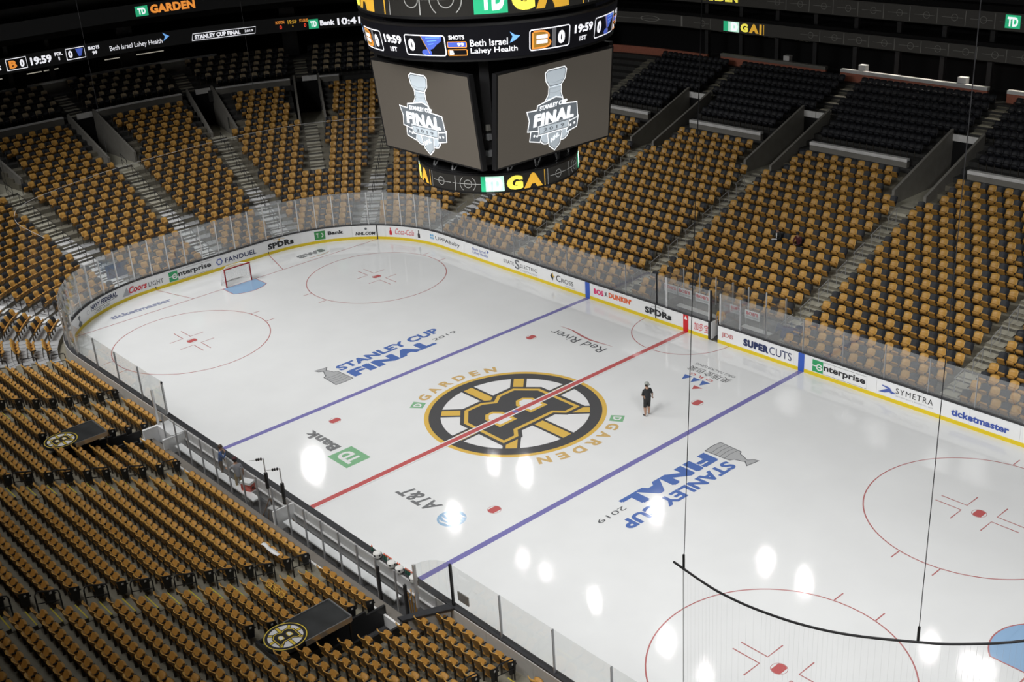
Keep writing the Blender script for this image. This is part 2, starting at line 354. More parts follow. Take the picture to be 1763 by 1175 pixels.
# arched arena name on both sides of the emblem
for sgn in (-1, 1):
    name = 'GARDEN'; a0 = atan2(-2.35, -4.45); a1 = atan2(2.95, -4.1)
    gp = empty('arched_lettering', parent=rink)
    for i, ch in enumerate(name):
        a = (pi + .42) - (i * .178); wdt = .62 if ch != 'E' else .5
        def fn(u, v, a=a, wdt=wdt): 
            r = 4.83 + .62 * v; th = a - (u - .5) * wdt / 5.1
            return (sgn * -r * cos(th - pi) , sgn * -r * sin(th - pi), .0035)
        mb = MB(); place(mb, text_mesh(ch, .05), fn); mb.build('letter', GOLD_I, gp)
    def fb(u, v, inset_=0):
        r = 4.8 + .68 * v; th = pi + .59 - (u - .5) * .62 / 5.1
        return (sgn * -r * cos(th - pi), sgn * -r * sin(th - pi), .0035 + inset_)
    mb = MB(); place(mb, rect(0, 1, 0, 1), fb); mb.build('badge', GRN_I, gp)
    mb = MB(); place(mb, text_mesh('D', .03), lambda u, v: fb(.22 + .56 * u, .2 + .6 * v, .001)); mb.build('badge_letter', WHT_I, gp)
# cup and series title near each blue line
for sgn in (-1, 1):
    gp = empty('series_title', parent=rink)
    def T(body, bl, br, tl, m, bold=.03, shear=0):
        bl, br, tl = map(np.array, (bl, br, tl))
        mb = MB(); place(mb, text_mesh(body, bold, shear), lambda a, b: tuple(sgn * -1 * (bl + a * (br - bl) + b * (tl - bl))) + (.004,)); mb.build('lettering', m, gp)
    T('STANLEY CUP', (-10.72, -3.14), (-10.72, 3.85), (-11.45, -3.14), LOGO_BLUE, .05)
    T('FINAL', (-9.53, -3.06), (-9.53, 2.60), (-10.45, -3.06), LOGO_BLUE, .085)
    T('2019', (-9.93, 2.75), (-9.93, 4.40), (-10.22, 2.75), DKGREY_I, .0)
    def cup(pts, m, z): mark('cup', [poly2([(sgn * -x, sgn * -y) for x, y in pts])], m, z, parent=gp)
    O = [(-11.86, -4.18), (-11.72, -3.40), (-11.55, -3.55), (-11.42, -3.66), (-11.33, -3.60), (-10.95, -3.5), (-10.85, -3.3), (-10.6, -3.27), (-9.46, -3.22), (-9.4, -3.8), (-9.47, -4.36), (-10.75, -4.3), (-10.85, -4.1), (-11.1, -4.02), (-11.35, -3.9), (-11.42, -3.9), (-11.55, -4.1)]
    cup(O[::-1], DKGREY_I, .004); cup(inset(O[::-1], .045), SILV_I, .005)
    mark('cup_band', [stroke([(sgn * -x, sgn * 3.3), (sgn * -(x + .05), sgn * 3.8), (sgn * -x, sgn * 4.26)], .025) for x in (-9.8, -10.05, -10.3, -10.55)], DKGREY_I, .006, parent=gp)
# sponsors in the neutral zone, all turned to the far side
def ice_text(body, x0, x1, y0, y1, m, bold=.02, shear=0., parent=None, z=.004):
    """lettering whose reading direction is -x: starts at x0, ends at x1 < x0; y0 baseline, y1 top"""
    mb = MB(); place(mb, text_mesh(body, bold, shear), lambda a, b: (x0 + a * (x1 - x0), y0 + b * (y1 - y0), z)); return mb.build('lettering', m, parent)
gp = empty('bank_mark', parent=rink)
mark('badge', [rect(-3.27, -1.68, -9.05, -7.67)], GRN_I, .003, parent=gp)
ice_text('TD', -1.92, -3.05, -7.98, -8.78, WHT_I, .06, parent=gp); ice_text('Bank', -3.58, -6.1, -8.02, -8.66, GREY_I, .06, parent=gp)
gp = empty('phone_mark', parent=rink)
ice_text('AT&T', 4.2, 1.72, -7.98, -8.80, GREY_I, .03, .25, parent=gp)
mark('globe', [poly2(ROUND(28, .64, 5.28, -8.42))], PALEBLUE_I, .003, parent=gp)
mark('globe_band', [stroke([(4.75 + .1 * abs(i), -8.42 + .2 * i), (5.1, -8.46 + .22 * i), (5.5, -8.4 + .2 * i), (5.78 - .06 * abs(i), -8.3 + .18 * i)], [.02, .09, .09, .03]) for i in (-2, -1, 0, 1, 2)], WHT_I, .004, parent=gp)
gp = empty('river_mark', parent=rink)
ice_text('Red River', -1.74, -5.86, 8.42, 7.74, DKGREY_I, 0, parent=gp)
mark('swoosh', [stroke([(-1.7, 8.80), (-2.4, 8.72), (-3.3, 8.62), (-4.1, 8.72), (-5, 8.92), (-6.03, 8.9)], [.01, .07, .14, .16, .1, .01])], THIN_RED, .004, parent=gp)
gp = empty('packaging_mark', parent=rink)
mark('triangle', [poly2([(x, 8.28), (x + .52, 8.28 + .02), (x + .26, 8.82)][::-1] if False else [(x + .26, 8.22), (x + .52, 8.78), (x, 8.78)]) for x in (3.52, 4.1, 4.68)], LOGO_BLUE, .003, parent=gp)
mark('triangle', [poly2([(4.72, 8.08), (4.92, 7.68), (5.28, 8.08)])], RED_I, .003, parent=gp)
ice_text('O R G', 5.15, 3.65, 9.16, 8.92, RED_I, .02, parent=gp)
ice_text('奥瑞金包装', 5.8, 3.12, 9.84, 9.30, BLACK_I, .04, parent=gp); ice_text('ORG PACKAGING', 5.72, 3.1, 10.26, 10.04, DKGREY_I, 0, parent=gp)
def end_text(body, y0, y1, xb, xt, m, bold=.02, parent=None):
    mb = MB(); place(mb, text_mesh(body, bold), lambda a, b: (xb + b * (xt - xb), y0 + a * (y1 - y0), .004)); return mb.build('lettering', m, parent)
gp = empty('cloud_mark', parent=rink)
end_text('aws', 5.3, 7.45, -28.02, -28.66, GREY_I, .05, gp); mark('smile', [stroke([(-27.85, 5.4), (-27.62, 6), (-27.55, 6.7), (-27.68, 7.3), (-27.78, 7.6)], [.02, .07, .09, .07, .03])], ORG_I, .004, parent=gp)
end_text('ticketmaster', -8.52, -4.4, -27.92, -28.48, TKT_I, .05, rink)

# ================================================================== dasher boards, caps, ads
boards = tag(empty('rink_boards'), kind='structure')
DOOR = (1.69, 2.28)
cuts = [CX]
while cuts[-1] > CX - PER + 1.0: cuts.append(cuts[-1] - 2.44)
cuts[-1] = CX - PER
cuts = sorted(set(cuts) | {DOOR[0], DOOR[1]}, reverse=True)
for a, b in zip(cuts, cuts[1:]):
    if abs(a - DOOR[1]) < .01: continue
    xm, ym = op((a + b) / 2)
    mb = MB(); arc_box(mb, a - .004, b + .004, .0, .14, 0.0, 1.04, 0, .7); arc_box(mb, a - .004, b + .004, .14, .26, .12, 1.0, 1, .7); mb.build('board_panel', [WHITE, BACKB], boards)
    mb = MB(); arc_box(mb, a, b, -.015, .0, .0, .2, 0, .7); mb.build('kick_plate', KICK, boards)
    mb = MB(); arc_box(mb, a, b, -.02, .24, 1.04, 1.085, 0, .7); mb.build('cap_rail', CAP, boards)
# line stripes carried up the boards
def wstrip(name, s0, s1, z0, z1, m, off=.006, parent=boards):
    mb = MB(); arc_box(mb, s1, s0, -off - .012 if z0 < .1 else -off, 0, z0, z1, 0, .5); return mb.build(name, m, parent)
for x, m in ((-7.77, mat('stripe_blue', srgb(52, 92, 190), .4)), (7.77, MATS['stripe_blue']), (0, mat('stripe_red', srgb(204, 28, 36), .4))): wstrip('line_stripe', x - .18, x + .18, 0, 1.04, m, .012)
wstrip('goal_stripe', -27.53, -27.45, 0, 1.04, CAP, .012)
for y in (-4.267, 4.267): wstrip('goal_tick', -CX - QA - CY + y - .03, -CX - QA - CY + y + .03, .1, .24, CAP, .02)
def wtext(body, s0, s1, z0, z1, m, bold=.02, shear=0., space=1., off=.01, parent=boards):
    mb = MB()
    def fn(a, b): p = op(s0 + a * (s1 - s0), -off); return (p[0], p[1], z0 + b * (z1 - z0))
    place(mb, text_mesh(body, bold, shear, space), fn); return mb.build('lettering', m, parent)
def wpoly(name, shapes, s0, z0, m, off=.009, k=1., parent=boards):
    mb = MB()
    for sh in shapes:
        place(mb, sh, lambda a, b: (*op(s0 + a * k, -off), z0 + b * k))
    return mb.build(name, m, parent)
K_ = ink('black', 34, 34, 38); NAVY = ink('navy', 34, 48, 92); REDK = ink('red', 206, 38, 52); GRNK = ink('green', 48, 158, 98); GRYK = ink('grey', 104, 108, 112); BLUK = ink('blue', 74, 96, 172); TKB = ink('ticket', 58, 84, 168); PINK = ink('pink', 222, 40, 110); ORGK = ink('orange', 232, 100, 40); SKY = ink('sky', 120, 178, 218); LGRY = ink('light_grey', 168, 172, 178); WHT = mat('ink_white', (.85, .85, .85), .4); GLDK = ink('gold', 206, 170, 60); DGRN = ink('bank_green', 60, 142, 78); BURG = ink('burgundy', 178, 52, 52)
# far-end boards, along the curve
wtext('SERIES', -51.2, -50.75, .72, .8, GRYK, 0); wpoly('cup_icon', [poly2([(-.16, .62), (-.05, .3), (-.3, .12), (-.1, -.12), (.12, -.12), (.3, .12), (.05, .3), (.16, .62)][::-1])], -50.95, .26, GRYK)
wtext('NAVY FEDERAL', -49.42, -46.86, .60, .90, NAVY, .05, .1); wpoly('underline', [rect(0, 2.5, 0, .025)], -49.4, .545, K_); wtext('Credit Union', -49.1, -47.6, .27, .5, GRYK, .0); wpoly('shield', [ring2(.12, .15, 20)], -49.75, .62, LGRY)
wpoly('mountain', [poly2([(-.35, -.24), (.28, -.26), (.06, .3)])], -46.15, .58, LGRY); wtext('Coors', -45.95, -44.6, .38, .82, REDK, .035, .3); wtext('LIGHT', -44.5, -43.43, .38, .69, GRYK, .02, 0, 1.1)
def enterprise(s0):
    gp = empty('rental_ad', parent=boards)
    wpoly('badge', [rect(0, .64, .0, .66)], s0, .25, GRNK, parent=gp); wpoly('frame', [stroke([(.64, .66), (3.18, .66), (3.18, 0), (.64, 0)], .014)], s0, .25, K_, parent=gp)
    wpoly('swish', [ring2(.12, .19, 20, .5, 2 * pi - .1, .42, .3), rect(.0, .25, .3, .36), rect(.28, .56, .28, .33)], s0, .25, WHT, .014, parent=gp)
    wtext('nterprise', s0 + .68, s0 + 3.1, .36, .80, K_, .03, parent=gp)
enterprise(-43.02); enterprise(8.45)
wpoly('shield', [ring2(.17, .25, 6)], -39.28, .6, BLUK); wtext('FANDUEL', -38.85, -36.43, .40, .74, NAVY, .02, 0, 1.1)
wtext('SPDRs', -35.48, -33.5, .36, .78, K_, .07); wpoly('spider_mark', [poly2(ROUND(10, .07, 0, 0)), stroke([(-.5, .02), (0, .1), (.45, .0)], .02)], -34.55, .88, GLDK)
wpoly('badge', [rect(0, .76, 0, .62)], -31.97, .28, DGRN); wtext('TD', -31.84, -31.34, .42, .76, WHT, .05, off=.014); wtext('Bank', -31.02, -29.92, .52, .80, K_, .06)
wtext('NHL.COM', -29.08, -27.62, .32, .56, K_, .05, .25); wpoly('crest', [poly2(ROUND(6, .1))], -28.3, .78, GRYK)
wpoly('bottle_icon', [poly2([(-.1, -.27), (.1, -.27), (.1, -.02), (.04, .1), (.04, .28), (-.04, .28), (-.04, .1), (-.1, -.02)])], -26.46, .62, REDK); wpoly('bottle_icon', [poly2([(-.1, -.27), (.1, -.27), (.1, -.02), (.04, .1), (.04, .28), (-.04, .28), (-.04, .1), (-.1, -.02)])], -24.15, .62, K_)
wtext('Coca-Cola', -26.12, -24.57, .42, .84, REDK, .0, .35)
wpoly('flower', [poly2(ROUND(8, .09, x, y)) for x, y in ((-.1, .1), (.1, .1), (-.1, -.1), (.1, -.1))], -22.93, .64, SKY); wtext('UPPAbaby', -22.58, -19.98, .40, .76, K_, .0)
# far-side boards
wtext('Beth Israel', -18.6, -17.25, .64, .84, BLUK, 0); wtext('Lahey Health', -18.6, -17.05, .36, .60, BLUK, 0); wpoly('arrow', [poly2([(-.12, -.14), (.16, 0), (-.12, .14), (-.04, 0)])], -17.05, .82, BLUK)
wtext('STATE', -15.47, -14.45, .50, .74, K_, .0, 0, 1.1); wtext('S', -14.38, -13.92, .34, .98, GRYK, .02); wtext('ELECTRIC', -13.86, -12.29, .53, .76, K_, 0, 0, 1.1); wtext('CORPORATION', -13.85, -12.3, .28, .40, LGRY, 0)
wpoly('star', [poly2([(-.22, 0), (-.06, -.06), (0, -.28), (.06, -.06), (.22, 0), (.06, .06), (0, .28), (-.06, .06)])], -10.83, .66, GLDK); wpoly('star', [poly2([(0, -.28), (.06, -.06), (0, 0), (-.06, .06), (0, .28), (-.22, 0)][::-1])], -10.83, .66, K_, .012)
wtext('C', -10.52, -10.12, .42, .84, K_, 0); wtext('ROSS', -10.06, -9.0, .44, .72, K_, 0); wtext('SINCE 1846', -9.7, -8.9, .26, .34, LGRY, 0)
wtext('BOS', -7.25, -6.42, .45, .79, PINK, .06); wtext('DUNKIN\'', -6.0, -4.17, .49, .84, ORGK, .06); wpoly('runner', [stroke([(-.1, -.16), (0, 0), (.02, .14)], .05), stroke([(.12, -.14), (0, 0), (-.1, .08)], .04)], -6.22, .65, K_)
wtext('SPDRs', -3.1, -1.06, .36, .76, K_, .07); wpoly('spider_mark', [stroke([(-.5, .02), (0, .08), (.5, .0)], .02)], -2.1, .84, K_)
wpoly('stripe_badge', [poly2([(-.12, -.1), (.12, -.1), (0, .14)])], 0, .86, WHT, .026)
wtext('加多宝', .60, 1.62, .32, .82, REDK, .03)
wtext('JDB', 2.55, 3.34, .40, .72, BURG, .0); wtext('SUPER', 4.03, 5.70, .36, .79, NAVY, .10); wtext('CUTS', 5.74, 7.16, .37, .82, NAVY, .0)
wpoly('bird', [poly2([(0, 0), (.25, .16), (.5, .3), (.2, .36), (.2, .42), (.6, .38), (.75, .22), (1.0, .16), (.72, .08), (.6, .14), (.35, .04)])], 12.3, .36, BLUK); wtext('SYMETRA', 13.25, 15.22, .54, .84, K_, 0, 0, 1.25); wtext('RETIREMENT | BENEFITS | LIFE', 13.27, 15.24, .36, .44, LGRY, 0)
wtext('ticketmaster', 16.16, 19.0, .40, .76, TKB, .04)
# ================================================================== rink glass: each pane and post by itself
glass = tag(empty('rink_glass'), kind='structure')
def pane(s0, s1, z1, m, z0=1.085, d=.1):
    mb = MB(); arc_box(mb, s0, s1, d, d + .014, z0, z1, 0, .5); return mb.build('glass_pane', m, glass)
def post(s, z1, z0=1.085, d=.1, m=None, wd=.03):
    x, y = op(s, d); x2, y2 = op(s, d + .07); mb = MB(); arc_box(mb, s - wd, s + wd, d - .012, d + .07, z0, z1, 0, 9); return mb.build('glass_post', m or CHROME, glass)
def run(s0, s1, step, z1, m, pm=None, ends=(True, True), wd=.03):
    n = max(1, round(abs(s0 - s1) / step)); S = [s0 + (s1 - s0) * i / n for i in range(n + 1)]
    for i, s in enumerate(S):
        if (i > 0 or ends[0]) and (i < n or ends[1]): post(s, z1, m=pm, wd=wd)
    for a, b in zip(S, S[1:]): pane(a, b, z1, m)
Z_END, Z_SIDE = 3.44, 2.87
run(-21.9, S_NEAR, 1.222, Z_END, GLASS_E)
GREYP = mat('glass_joint', (.42, .43, .45), .35, metal=.4)
def run_side(s0, s1, step, m=None): run(s0, s1, step, Z_SIDE, m or GLASS, GREYP, wd=.016)
run_side(CX, 5.38, 2.47); run_side(-2.25, -21.9 + .02, 2.5)
run_side(s_near(-CX), s_near(-11.2), 2.45, GLASS_N); run_side(s_near(11.25), s_near(CX), 2.45, GLASS_N)
run(CX - PER + 0, CX - PER + QA + 0, 99, Z_SIDE, GLASS) if False else None
# penalty-box front: shorter panes with black and bright posts
for a, b in ((-2.25, -1.53), (-1.53, .1), (.1, 1.62), (2.34, 3.7), (3.7, 5.38)): pane(a, b, Z_SIDE, GLASS)
for s, m in ((-2.25, BLKMET), (-1.53, CHROME), (1.57, CHROME), (1.69, BLKMET), (2.34, CHROME), (3.7, GREYP), (5.38, GREYP)): post(s, Z_SIDE, m=m, wd=.04)
post(1.69, 1.09, .05, -.02, BLKMET, .07); post(-2.25, 1.05, .2, -.025, BLKMET, .025)
for x in (s_near(-11.2), s_near(11.25)): post(x, Z_SIDE, m=BLKMET, wd=.045)
# glass returns beside the benches
for x0, x1, sg in ((-11.2, -10.75, -1), (10.35, 11.25, 1)):
    n = 5
    for i in range(n):
        a0, a1 = i / n, (i + 1) / n
        if sg > 0: p = lambda t: (11.25 - .95 * sin(t * pi / 2), -13.05 - .95 * (1 - cos(t * pi / 2)))
        else: p = lambda t: (-11.2 + .5 * sin(t * pi / 2), -13.05 - .8 * (1 - cos(t * pi / 2)))
        q0, q1 = p(a0), p(a1); mb = MB(); mb.hexa([(q0[0], q0[1], 1.085), (q1[0], q1[1], 1.085), (q1[0], q1[1] - .014, 1.085), (q0[0], q0[1] - .014, 1.085)], [(q0[0], q0[1], Z_SIDE), (q1[0], q1[1], Z_SIDE), (q1[0], q1[1] - .014, Z_SIDE), (q0[0], q0[1] - .014, Z_SIDE)]); mb.build('glass_pane', GLASS_N, glass)
    e = p(1); mb = MB().box(e[0] - .05, e[0] + .05, e[1] - .05, e[1] + .05, 1.0, Z_SIDE); mb.build('glass_post', CHROME, glass)

# ================================================================== stands
stand = tag(empty('stand_terrace'), kind='structure')
ROW_F = [(k, 1.35 + .82 * (k - 1)) for k in range(1, 31)]
ROW_N = [(k, .78 + .8 * k) for k in range(0, 29)]
# openings (vomitories): straight boxes. centre point at the front, outward direction
def frame(x, y, ang): u = (cos(ang), sin(ang)); return (x, y, u, (-u[1], u[0]))
VOMS = [frame(-6.15, 27.2, pi / 2), frame(4.85, 27.2, pi / 2), frame(-16.3, 27.2, pi / 2),
        frame(-42.35, 16.5, radians(149.5)), frame(-45.1, 10.0, radians(166.4)), frame(-45.1, 1.3, pi), frame(-44.9, -7.4, radians(187.6))]
def in_vom(x, y, grow=0.):
    for (vx, vy, u, t) in VOMS:
        a = (x - vx) * u[0] + (y - vy) * u[1]; b = (x - vx) * t[0] + (y - vy) * t[1]
        if -grow < a < 6.6 and abs(b) < 1.05 + grow: return True
    return False
AISLES = [((-15.98, HY), (0, 1), .87, 0), ((-5.84, HY), (0, 1), .87, 0), ((5.16, HY), (0, 1), .87, 0), ((15.27, HY), (0, 1), .87, 0), ((-23.85, HY - .5), (0, 1), .87, 0)]
def radial(ang, cy, hw=.82, d0=0.):
    a = radians(ang); u = (cos(a), sin(a)); return ((-CX + (RR + d0) * u[0], cy + (RR + d0) * u[1]), u, hw, d0)
AISLES += [radial(134.5, CY), radial(168, CY), radial(150, CY, .8, 8.6), ((-30.48, 0.8), (-1, .02), .8, 0), radial(188.3, -CY), radial(223.5, -CY, .68), radial(244.6, -CY, .5)]
AISLE_FAR_ROWS = (1, 24)
def in_aisle(x, y, extra=0.):
    for (o, u, hw, d0) in AISLES:
        a = (x - o[0]) * u[0] + (y - o[1]) * u[1]; b = -(x - o[0]) * u[1] + (y - o[1]) * u[0]
        if a > -.4 and abs(b) < hw + extra and a < 34: return True
    return False
def curb_d(s): return 17.35 if s > -24 else (20.9 if s < -32 else 17.35 + 3.55 * (-24 - s) / 8)
S_FAR0, S_FAR1 = CX + 10, S_NEAR + 1.2
# terrace rows as bars, cut where a vomitory opens
def spans(s0, s1, d0, d1, test):
    n = int(abs(s0 - s1) / .12) + 1; out = []; cur = None
    for i in range(n + 1):
        s = s0 + (s1 - s0) * i / n
        ok = not (test(*op(s, d0)) or test(*op(s, d1)))
        if ok and cur is None: cur = s
        if not ok and cur is not None: out.append((cur, s)); cur = None
    if cur is not None: out.append((cur, s1))
    return [(a, b) for a, b in out if abs(a - b) > .15]
def pen(x, y): return y > 0 and -3.45 < x < 5.2 and y < 15.35
for k, d in ROW_F:
    mb = MB(); z = floor_z(d)
    for a, b in spans(S_FAR0, S_FAR1, d - .62, d + .2, lambda x, y: in_vom(x, y) or pen(x, y)): arc_box(mb, a, b, d - .62, d + .2, max(-.04, z - .9), z, 0, 1.2)
    if mb.v: mb.m = [0] * len(mb.f); mb.build('terrace_row', CONC if d < 17.3 else CONC_SHADE, stand)  # upper rows: the dim light there is painted into a darker concrete colour
    if k <= 8:      # pale roll-out platforms of the far end and its corners
        mb = MB()
        for a, b in spans(-24.6, S_FAR1, d - .62, d + .2, lambda x, y: in_vom(x, y)): arc_box(mb, a, b, d - .62, d + .2, z - .03, z + .012, 0, 1.2)
        pf = mb.build('platform', PLAT, stand)
        if k <= 7:
            for q in range(7):
                sa = S_END1 - 1.1 * QA / 1.571 - .42 * q
                if sa > S_NEAR + .1: arc_box(mb := MB(), sa, sa - .03, d - .6, d + .18, z + .012, z + .016, 0, 9); mb.build('tread_rib', DARK, pf)
def bench_zone(x, k): return k < 2 and -11.0 < x < 11.0
PASS = [(9.15, 10.55, -14.7, -19.9), (-11.0, -9.75, -14.7, -18.9)]   # covered gangways to the benches
def in_pass(x, y, g=0.):
    return any(a - g < x < b + g and y1 - g < y < y0 + g for a, b, y0, y1 in PASS)
for k, d in ROW_N:
    mb = MB(); z = floor_z(d); y = -HY - d
    xs = sorted([-CX - 2.2, 34.] + [e for a, b, y0, y1 in PASS if y1 < y < y0 for e in (a, b)] + ([-11., 11.] if k < 2 else []))
    for a, b in zip(xs, xs[1:]):
        xm = (a + b) / 2
        if bench_zone(xm, k) or in_pass(xm, y): continue
        mb.box(a, b, y - .2, y + .6, max(-.04, z - .9), z)
    mb.build('terrace_row', CONC, stand)
# pale curb, fascia wall with white coping behind the upper rows, upper slabs
curb = tag(empty('upper_curb'), kind='structure')
for a, b in spans(S_FAR0, -24, 17.2, 17.6, lambda x, y: in_vom(x, y, .9)): arc_box(mb := MB(), a, b, 17.2, 17.5, floor_z(17) - .2, floor_z(17.35) + .55, 0, 1.5); mb.build('curb_wall', WALLG, curb); arc_box(mb := MB(), a, b, 17.18, 17.5, floor_z(17.35) + .50, floor_z(17.35) + .70, 0, 1.5); mb.build('coping', CURB, curb)
for a, b in spans(-30, S_END1 - 6, 20.8, 21.2, lambda x, y: in_vom(x, y, .3)): arc_box(mb := MB(), a, b, 20.8, 21.1, floor_z(20.6) - .2, floor_z(20.9) + .5, 0, 1.5); mb.build('curb_wall', WALLG, curb); arc_box(mb := MB(), a, b, 20.78, 21.1, floor_z(20.9) + .5, floor_z(20.9) + .6, 0, 1.5); mb.build('coping', CURB, curb)
back = tag(empty('wall_back'), kind='structure')
def sx_of_far(x25): return x25   # far straight: s equals x
for n, (a, b) in enumerate(((-18.0, -8.6), (-7.4, 3.5), (4.8, 15.2))):
    arc_box(mb := MB(), a, b, 25.0, 25.15, 8.55, 9.28); mb.build('fascia_panel', ORANGE, back); arc_box(mb := MB(), a, b, 24.98, 25.3, 9.28, 9.5); mb.build('coping', CURB if n else WALLG, back)
    mb = MB(); c = (a + b) / 2; place(mb, text_mesh(str(102 - n) if n < 2 else '100', .02), lambda u, v: (*op(c - .4 + .8 * u, 24.985), 8.72 + .38 * v)); mb.build('section_number', BLACK, back)
arc_box(mb := MB(), -19.3, -23.8, 25.0, 25.15, 8.55, 9.28); mb.build('fascia_panel', ORANGE, back)
arc_box(mb := MB(), -23.8, -27.4, 25.0, 25.15, 8.55, 9.28); mb.build('fascia_panel', WALLD, back)
for (x, wd) in ((-5.87, .55), (1.54, .6), (-12.2, .5), (6.6, .5)): arc_box(mb := MB(), x - wd / 2, x + wd / 2, 25.3, 25.7, 9.3, 9.85); mb.build('coping_box', CURB, back)
ends = [(-32.6, -35.4), (-36.2, -40.2), (-41.2, -45.4), (-46.6, -52.5)]
for n, (a, b) in enumerate(ends):
    arc_box(mb := MB(), a, b, 26.0, 26.15, 8.5, 9.42, 0, 1.); mb.build('fascia_panel', WALLG, back); arc_box(mb := MB(), a, b, 25.98, 26.3, 9.42, 9.58, 0, 1.); mb.build('coping', CURB, back)
arc_box(mb := MB(), S_FAR0, S_FAR1, 28.8, 29, 8, 30, 0, 1.5); mb.build('suite_wall', BLACK, back)
arc_box(mb := MB(), S_FAR0, S_FAR1, 25.15, 28.8, 8.2, 8.55, 0, 1.5); mb.build('suite_floor', WALLD, back)
arc_box(mb := MB(), S_FAR0, S_FAR1, 26.6, 28.8, 10.75, 11.95, 0, 1.); mb.build('suite_slab', BLACK, back)
arc_box(mb := MB(), S_FAR0, S_FAR1, 26.6, 28.8, 12.75, 14.3, 0, 1.); mb.build('suite_slab', BLACK, back)
arc_box(mb := MB(), S_FAR0, S_FAR1, 27.4, 28.8, 14.3, 15.4, 0, 1.); mb.build('balcony_wall', WALLD, back)
for i in range(26):
    s = S_FAR0 - 6 - i * 3.35
    if s > S_NEAR: arc_box(mb := MB(), s - .16, s + .16, 26.9, 27.2, 8.5, 12.8); mb.build('suite_column', WALLD, back)
for i, s in enumerate((-20.2, -17.8, -15.2, -12.4)): arc_box(mb := MB(), s - .8, s + .8, 27.6, 27.7, 10.52, 10.6); mb.build('strip_lamp', led('tube_dim', (.8, .75, .62), .35), back)
for s in (-37.6, -39.0, -42.2, -43.6, -34.2): arc_box(mb := MB(), s - .6, s + .6, 27.4, 27.5, 10.2, 10.26, 0, .8); mb.build('strip_lamp', MATS['tube_dim'], back)
# vomitories: side walls, floor, dark mouth, white sign
for n, (vx, vy, u, t) in enumerate(VOMS):
    vs = tag(empty('vomitory'), kind='structure'); d0 = 14.25; end = n >= 3
    def P(a, b, z): return (vx + a * u[0] + b * t[0], vy + a * u[1] + b * t[1], z)
    zf = floor_z(d0) - .05; L_ = 6.3
    mb = MB(); mb.hexa([P(-1.2, -1.0, zf - .5), P(-1.2, 1.0, zf - .5), P(L_, 1.0, zf - .5), P(L_, -1.0, zf - .5)], [P(-1.2, -1.0, zf), P(-1.2, 1.0, zf), P(L_, 1.0, zf), P(L_, -1.0, zf)]); mb.build('landing', CONC_D, vs)
    for sg in (-1, 1):
        b0, b1 = sg * .95, sg * 1.12
        mb = MB(); mb.hexa([P(0, b0, zf - .4), P(0, b1, zf - .4), P(L_, b1, zf - .4), P(L_, b0, zf - .4)], [P(0, b0, zf + .85), P(0, b1, zf + .85), P(L_, b1, floor_z(d0 + L_) + .85), P(L_, b0, floor_z(d0 + L_) + .85)]); mb.build('side_wall', WALLG, vs)
    mb = MB(); mb.hexa([P(L_, -1.1, zf), P(L_, 1.1, zf), P(L_ + .2, 1.1, zf), P(L_ + .2, -1.1, zf)], [P(L_, -1.1, floor_z(d0 + L_) + .2), P(L_, 1.1, floor_z(d0 + L_) + .2), P(L_ + .2, 1.1, floor_z(d0 + L_) + .2), P(L_ + .2, -1.1, floor_z(d0 + L_) + .2)]); mb.build('doorway', BLACK, vs)
    zt = floor_z(d0 + L_); zo = .3 if end else .12
    for sg in ((-1, 1) if not end else (1,)):
        a0, a1 = (sg * .02, sg * .99) if not end else (-.9, .35)
        mb = MB(); mb.hexa([P(L_ - .05, a0, zt + zo), P(L_ - .05, a1, zt + zo), P(L_ + .02, a1, zt + zo), P(L_ + .02, a0, zt + zo)], [P(L_ - .05, a0, zt + zo + .42), P(L_ - .05, a1, zt + zo + .42), P(L_ + .02, a1, zt + zo + .42), P(L_ + .02, a0, zt + zo + .42)]); mb.build('sign_panel', CURB, vs)
ceiling = tag(MB().box(-75, 62, -60, 65, 34, 34.3).build('ceiling', BLACK), kind='structure')
tag(MB().box(-75, 62, 43, 43.3, -1, 34).build('wall_far', BLACK), kind='structure'); tag(MB().box(-75, -74.7, -60, 43, -1, 34).build('wall_end', BLACK), kind='structure')

# aisle steps and handrails
def steps(parent, o, u, d_start, rows, hw, mats, nosing=None):
    t = (-u[1], u[0])
    def P(a, b, z): return (o[0] + a * u[0] + b * t[0], o[1] + a * u[1] + b * t[1], z)
    for k, d in rows:
        z0 = floor_z(d); nxt = floor_z(d + .82)
        for (a0, a1, z) in ((d - .6, d - .28, z0 + .02), (d - .28, d + .2, z0 + .02), (d + .2 - .22, d + .2, (z0 + nxt) / 2 + .02)):
            a0 -= d_start; a1 -= d_start
            if in_vom(*P(a0 + .2, 0, 0)[:2]): continue
            m = mats(k)
            mb = MB(); mb.hexa([P(a0, -hw, z - .14), P(a0, hw, z - .14), P(a1, hw, z - .14), P(a1, -hw, z - .14)], [P(a0, -hw, z), P(a0, hw, z), P(a1, hw, z), P(a1, -hw, z)])
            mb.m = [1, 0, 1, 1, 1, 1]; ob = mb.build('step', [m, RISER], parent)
            if nosing and z > z0 + .021:
                mb = MB(); mb.hexa([P(a0 - .01, -hw, z - .05), P(a0 - .01, hw, z - .05), P(a0 + .035, hw, z - .05), P(a0 + .035, -hw, z - .05)], [P(a0 - .01, -hw, z + .006), P(a0 - .01, hw, z + .006), P(a0 + .035, hw, z + .006), P(a0 + .035, -hw, z + .006)]); mb.build('nosing', nosing, ob)
RAILN = 0
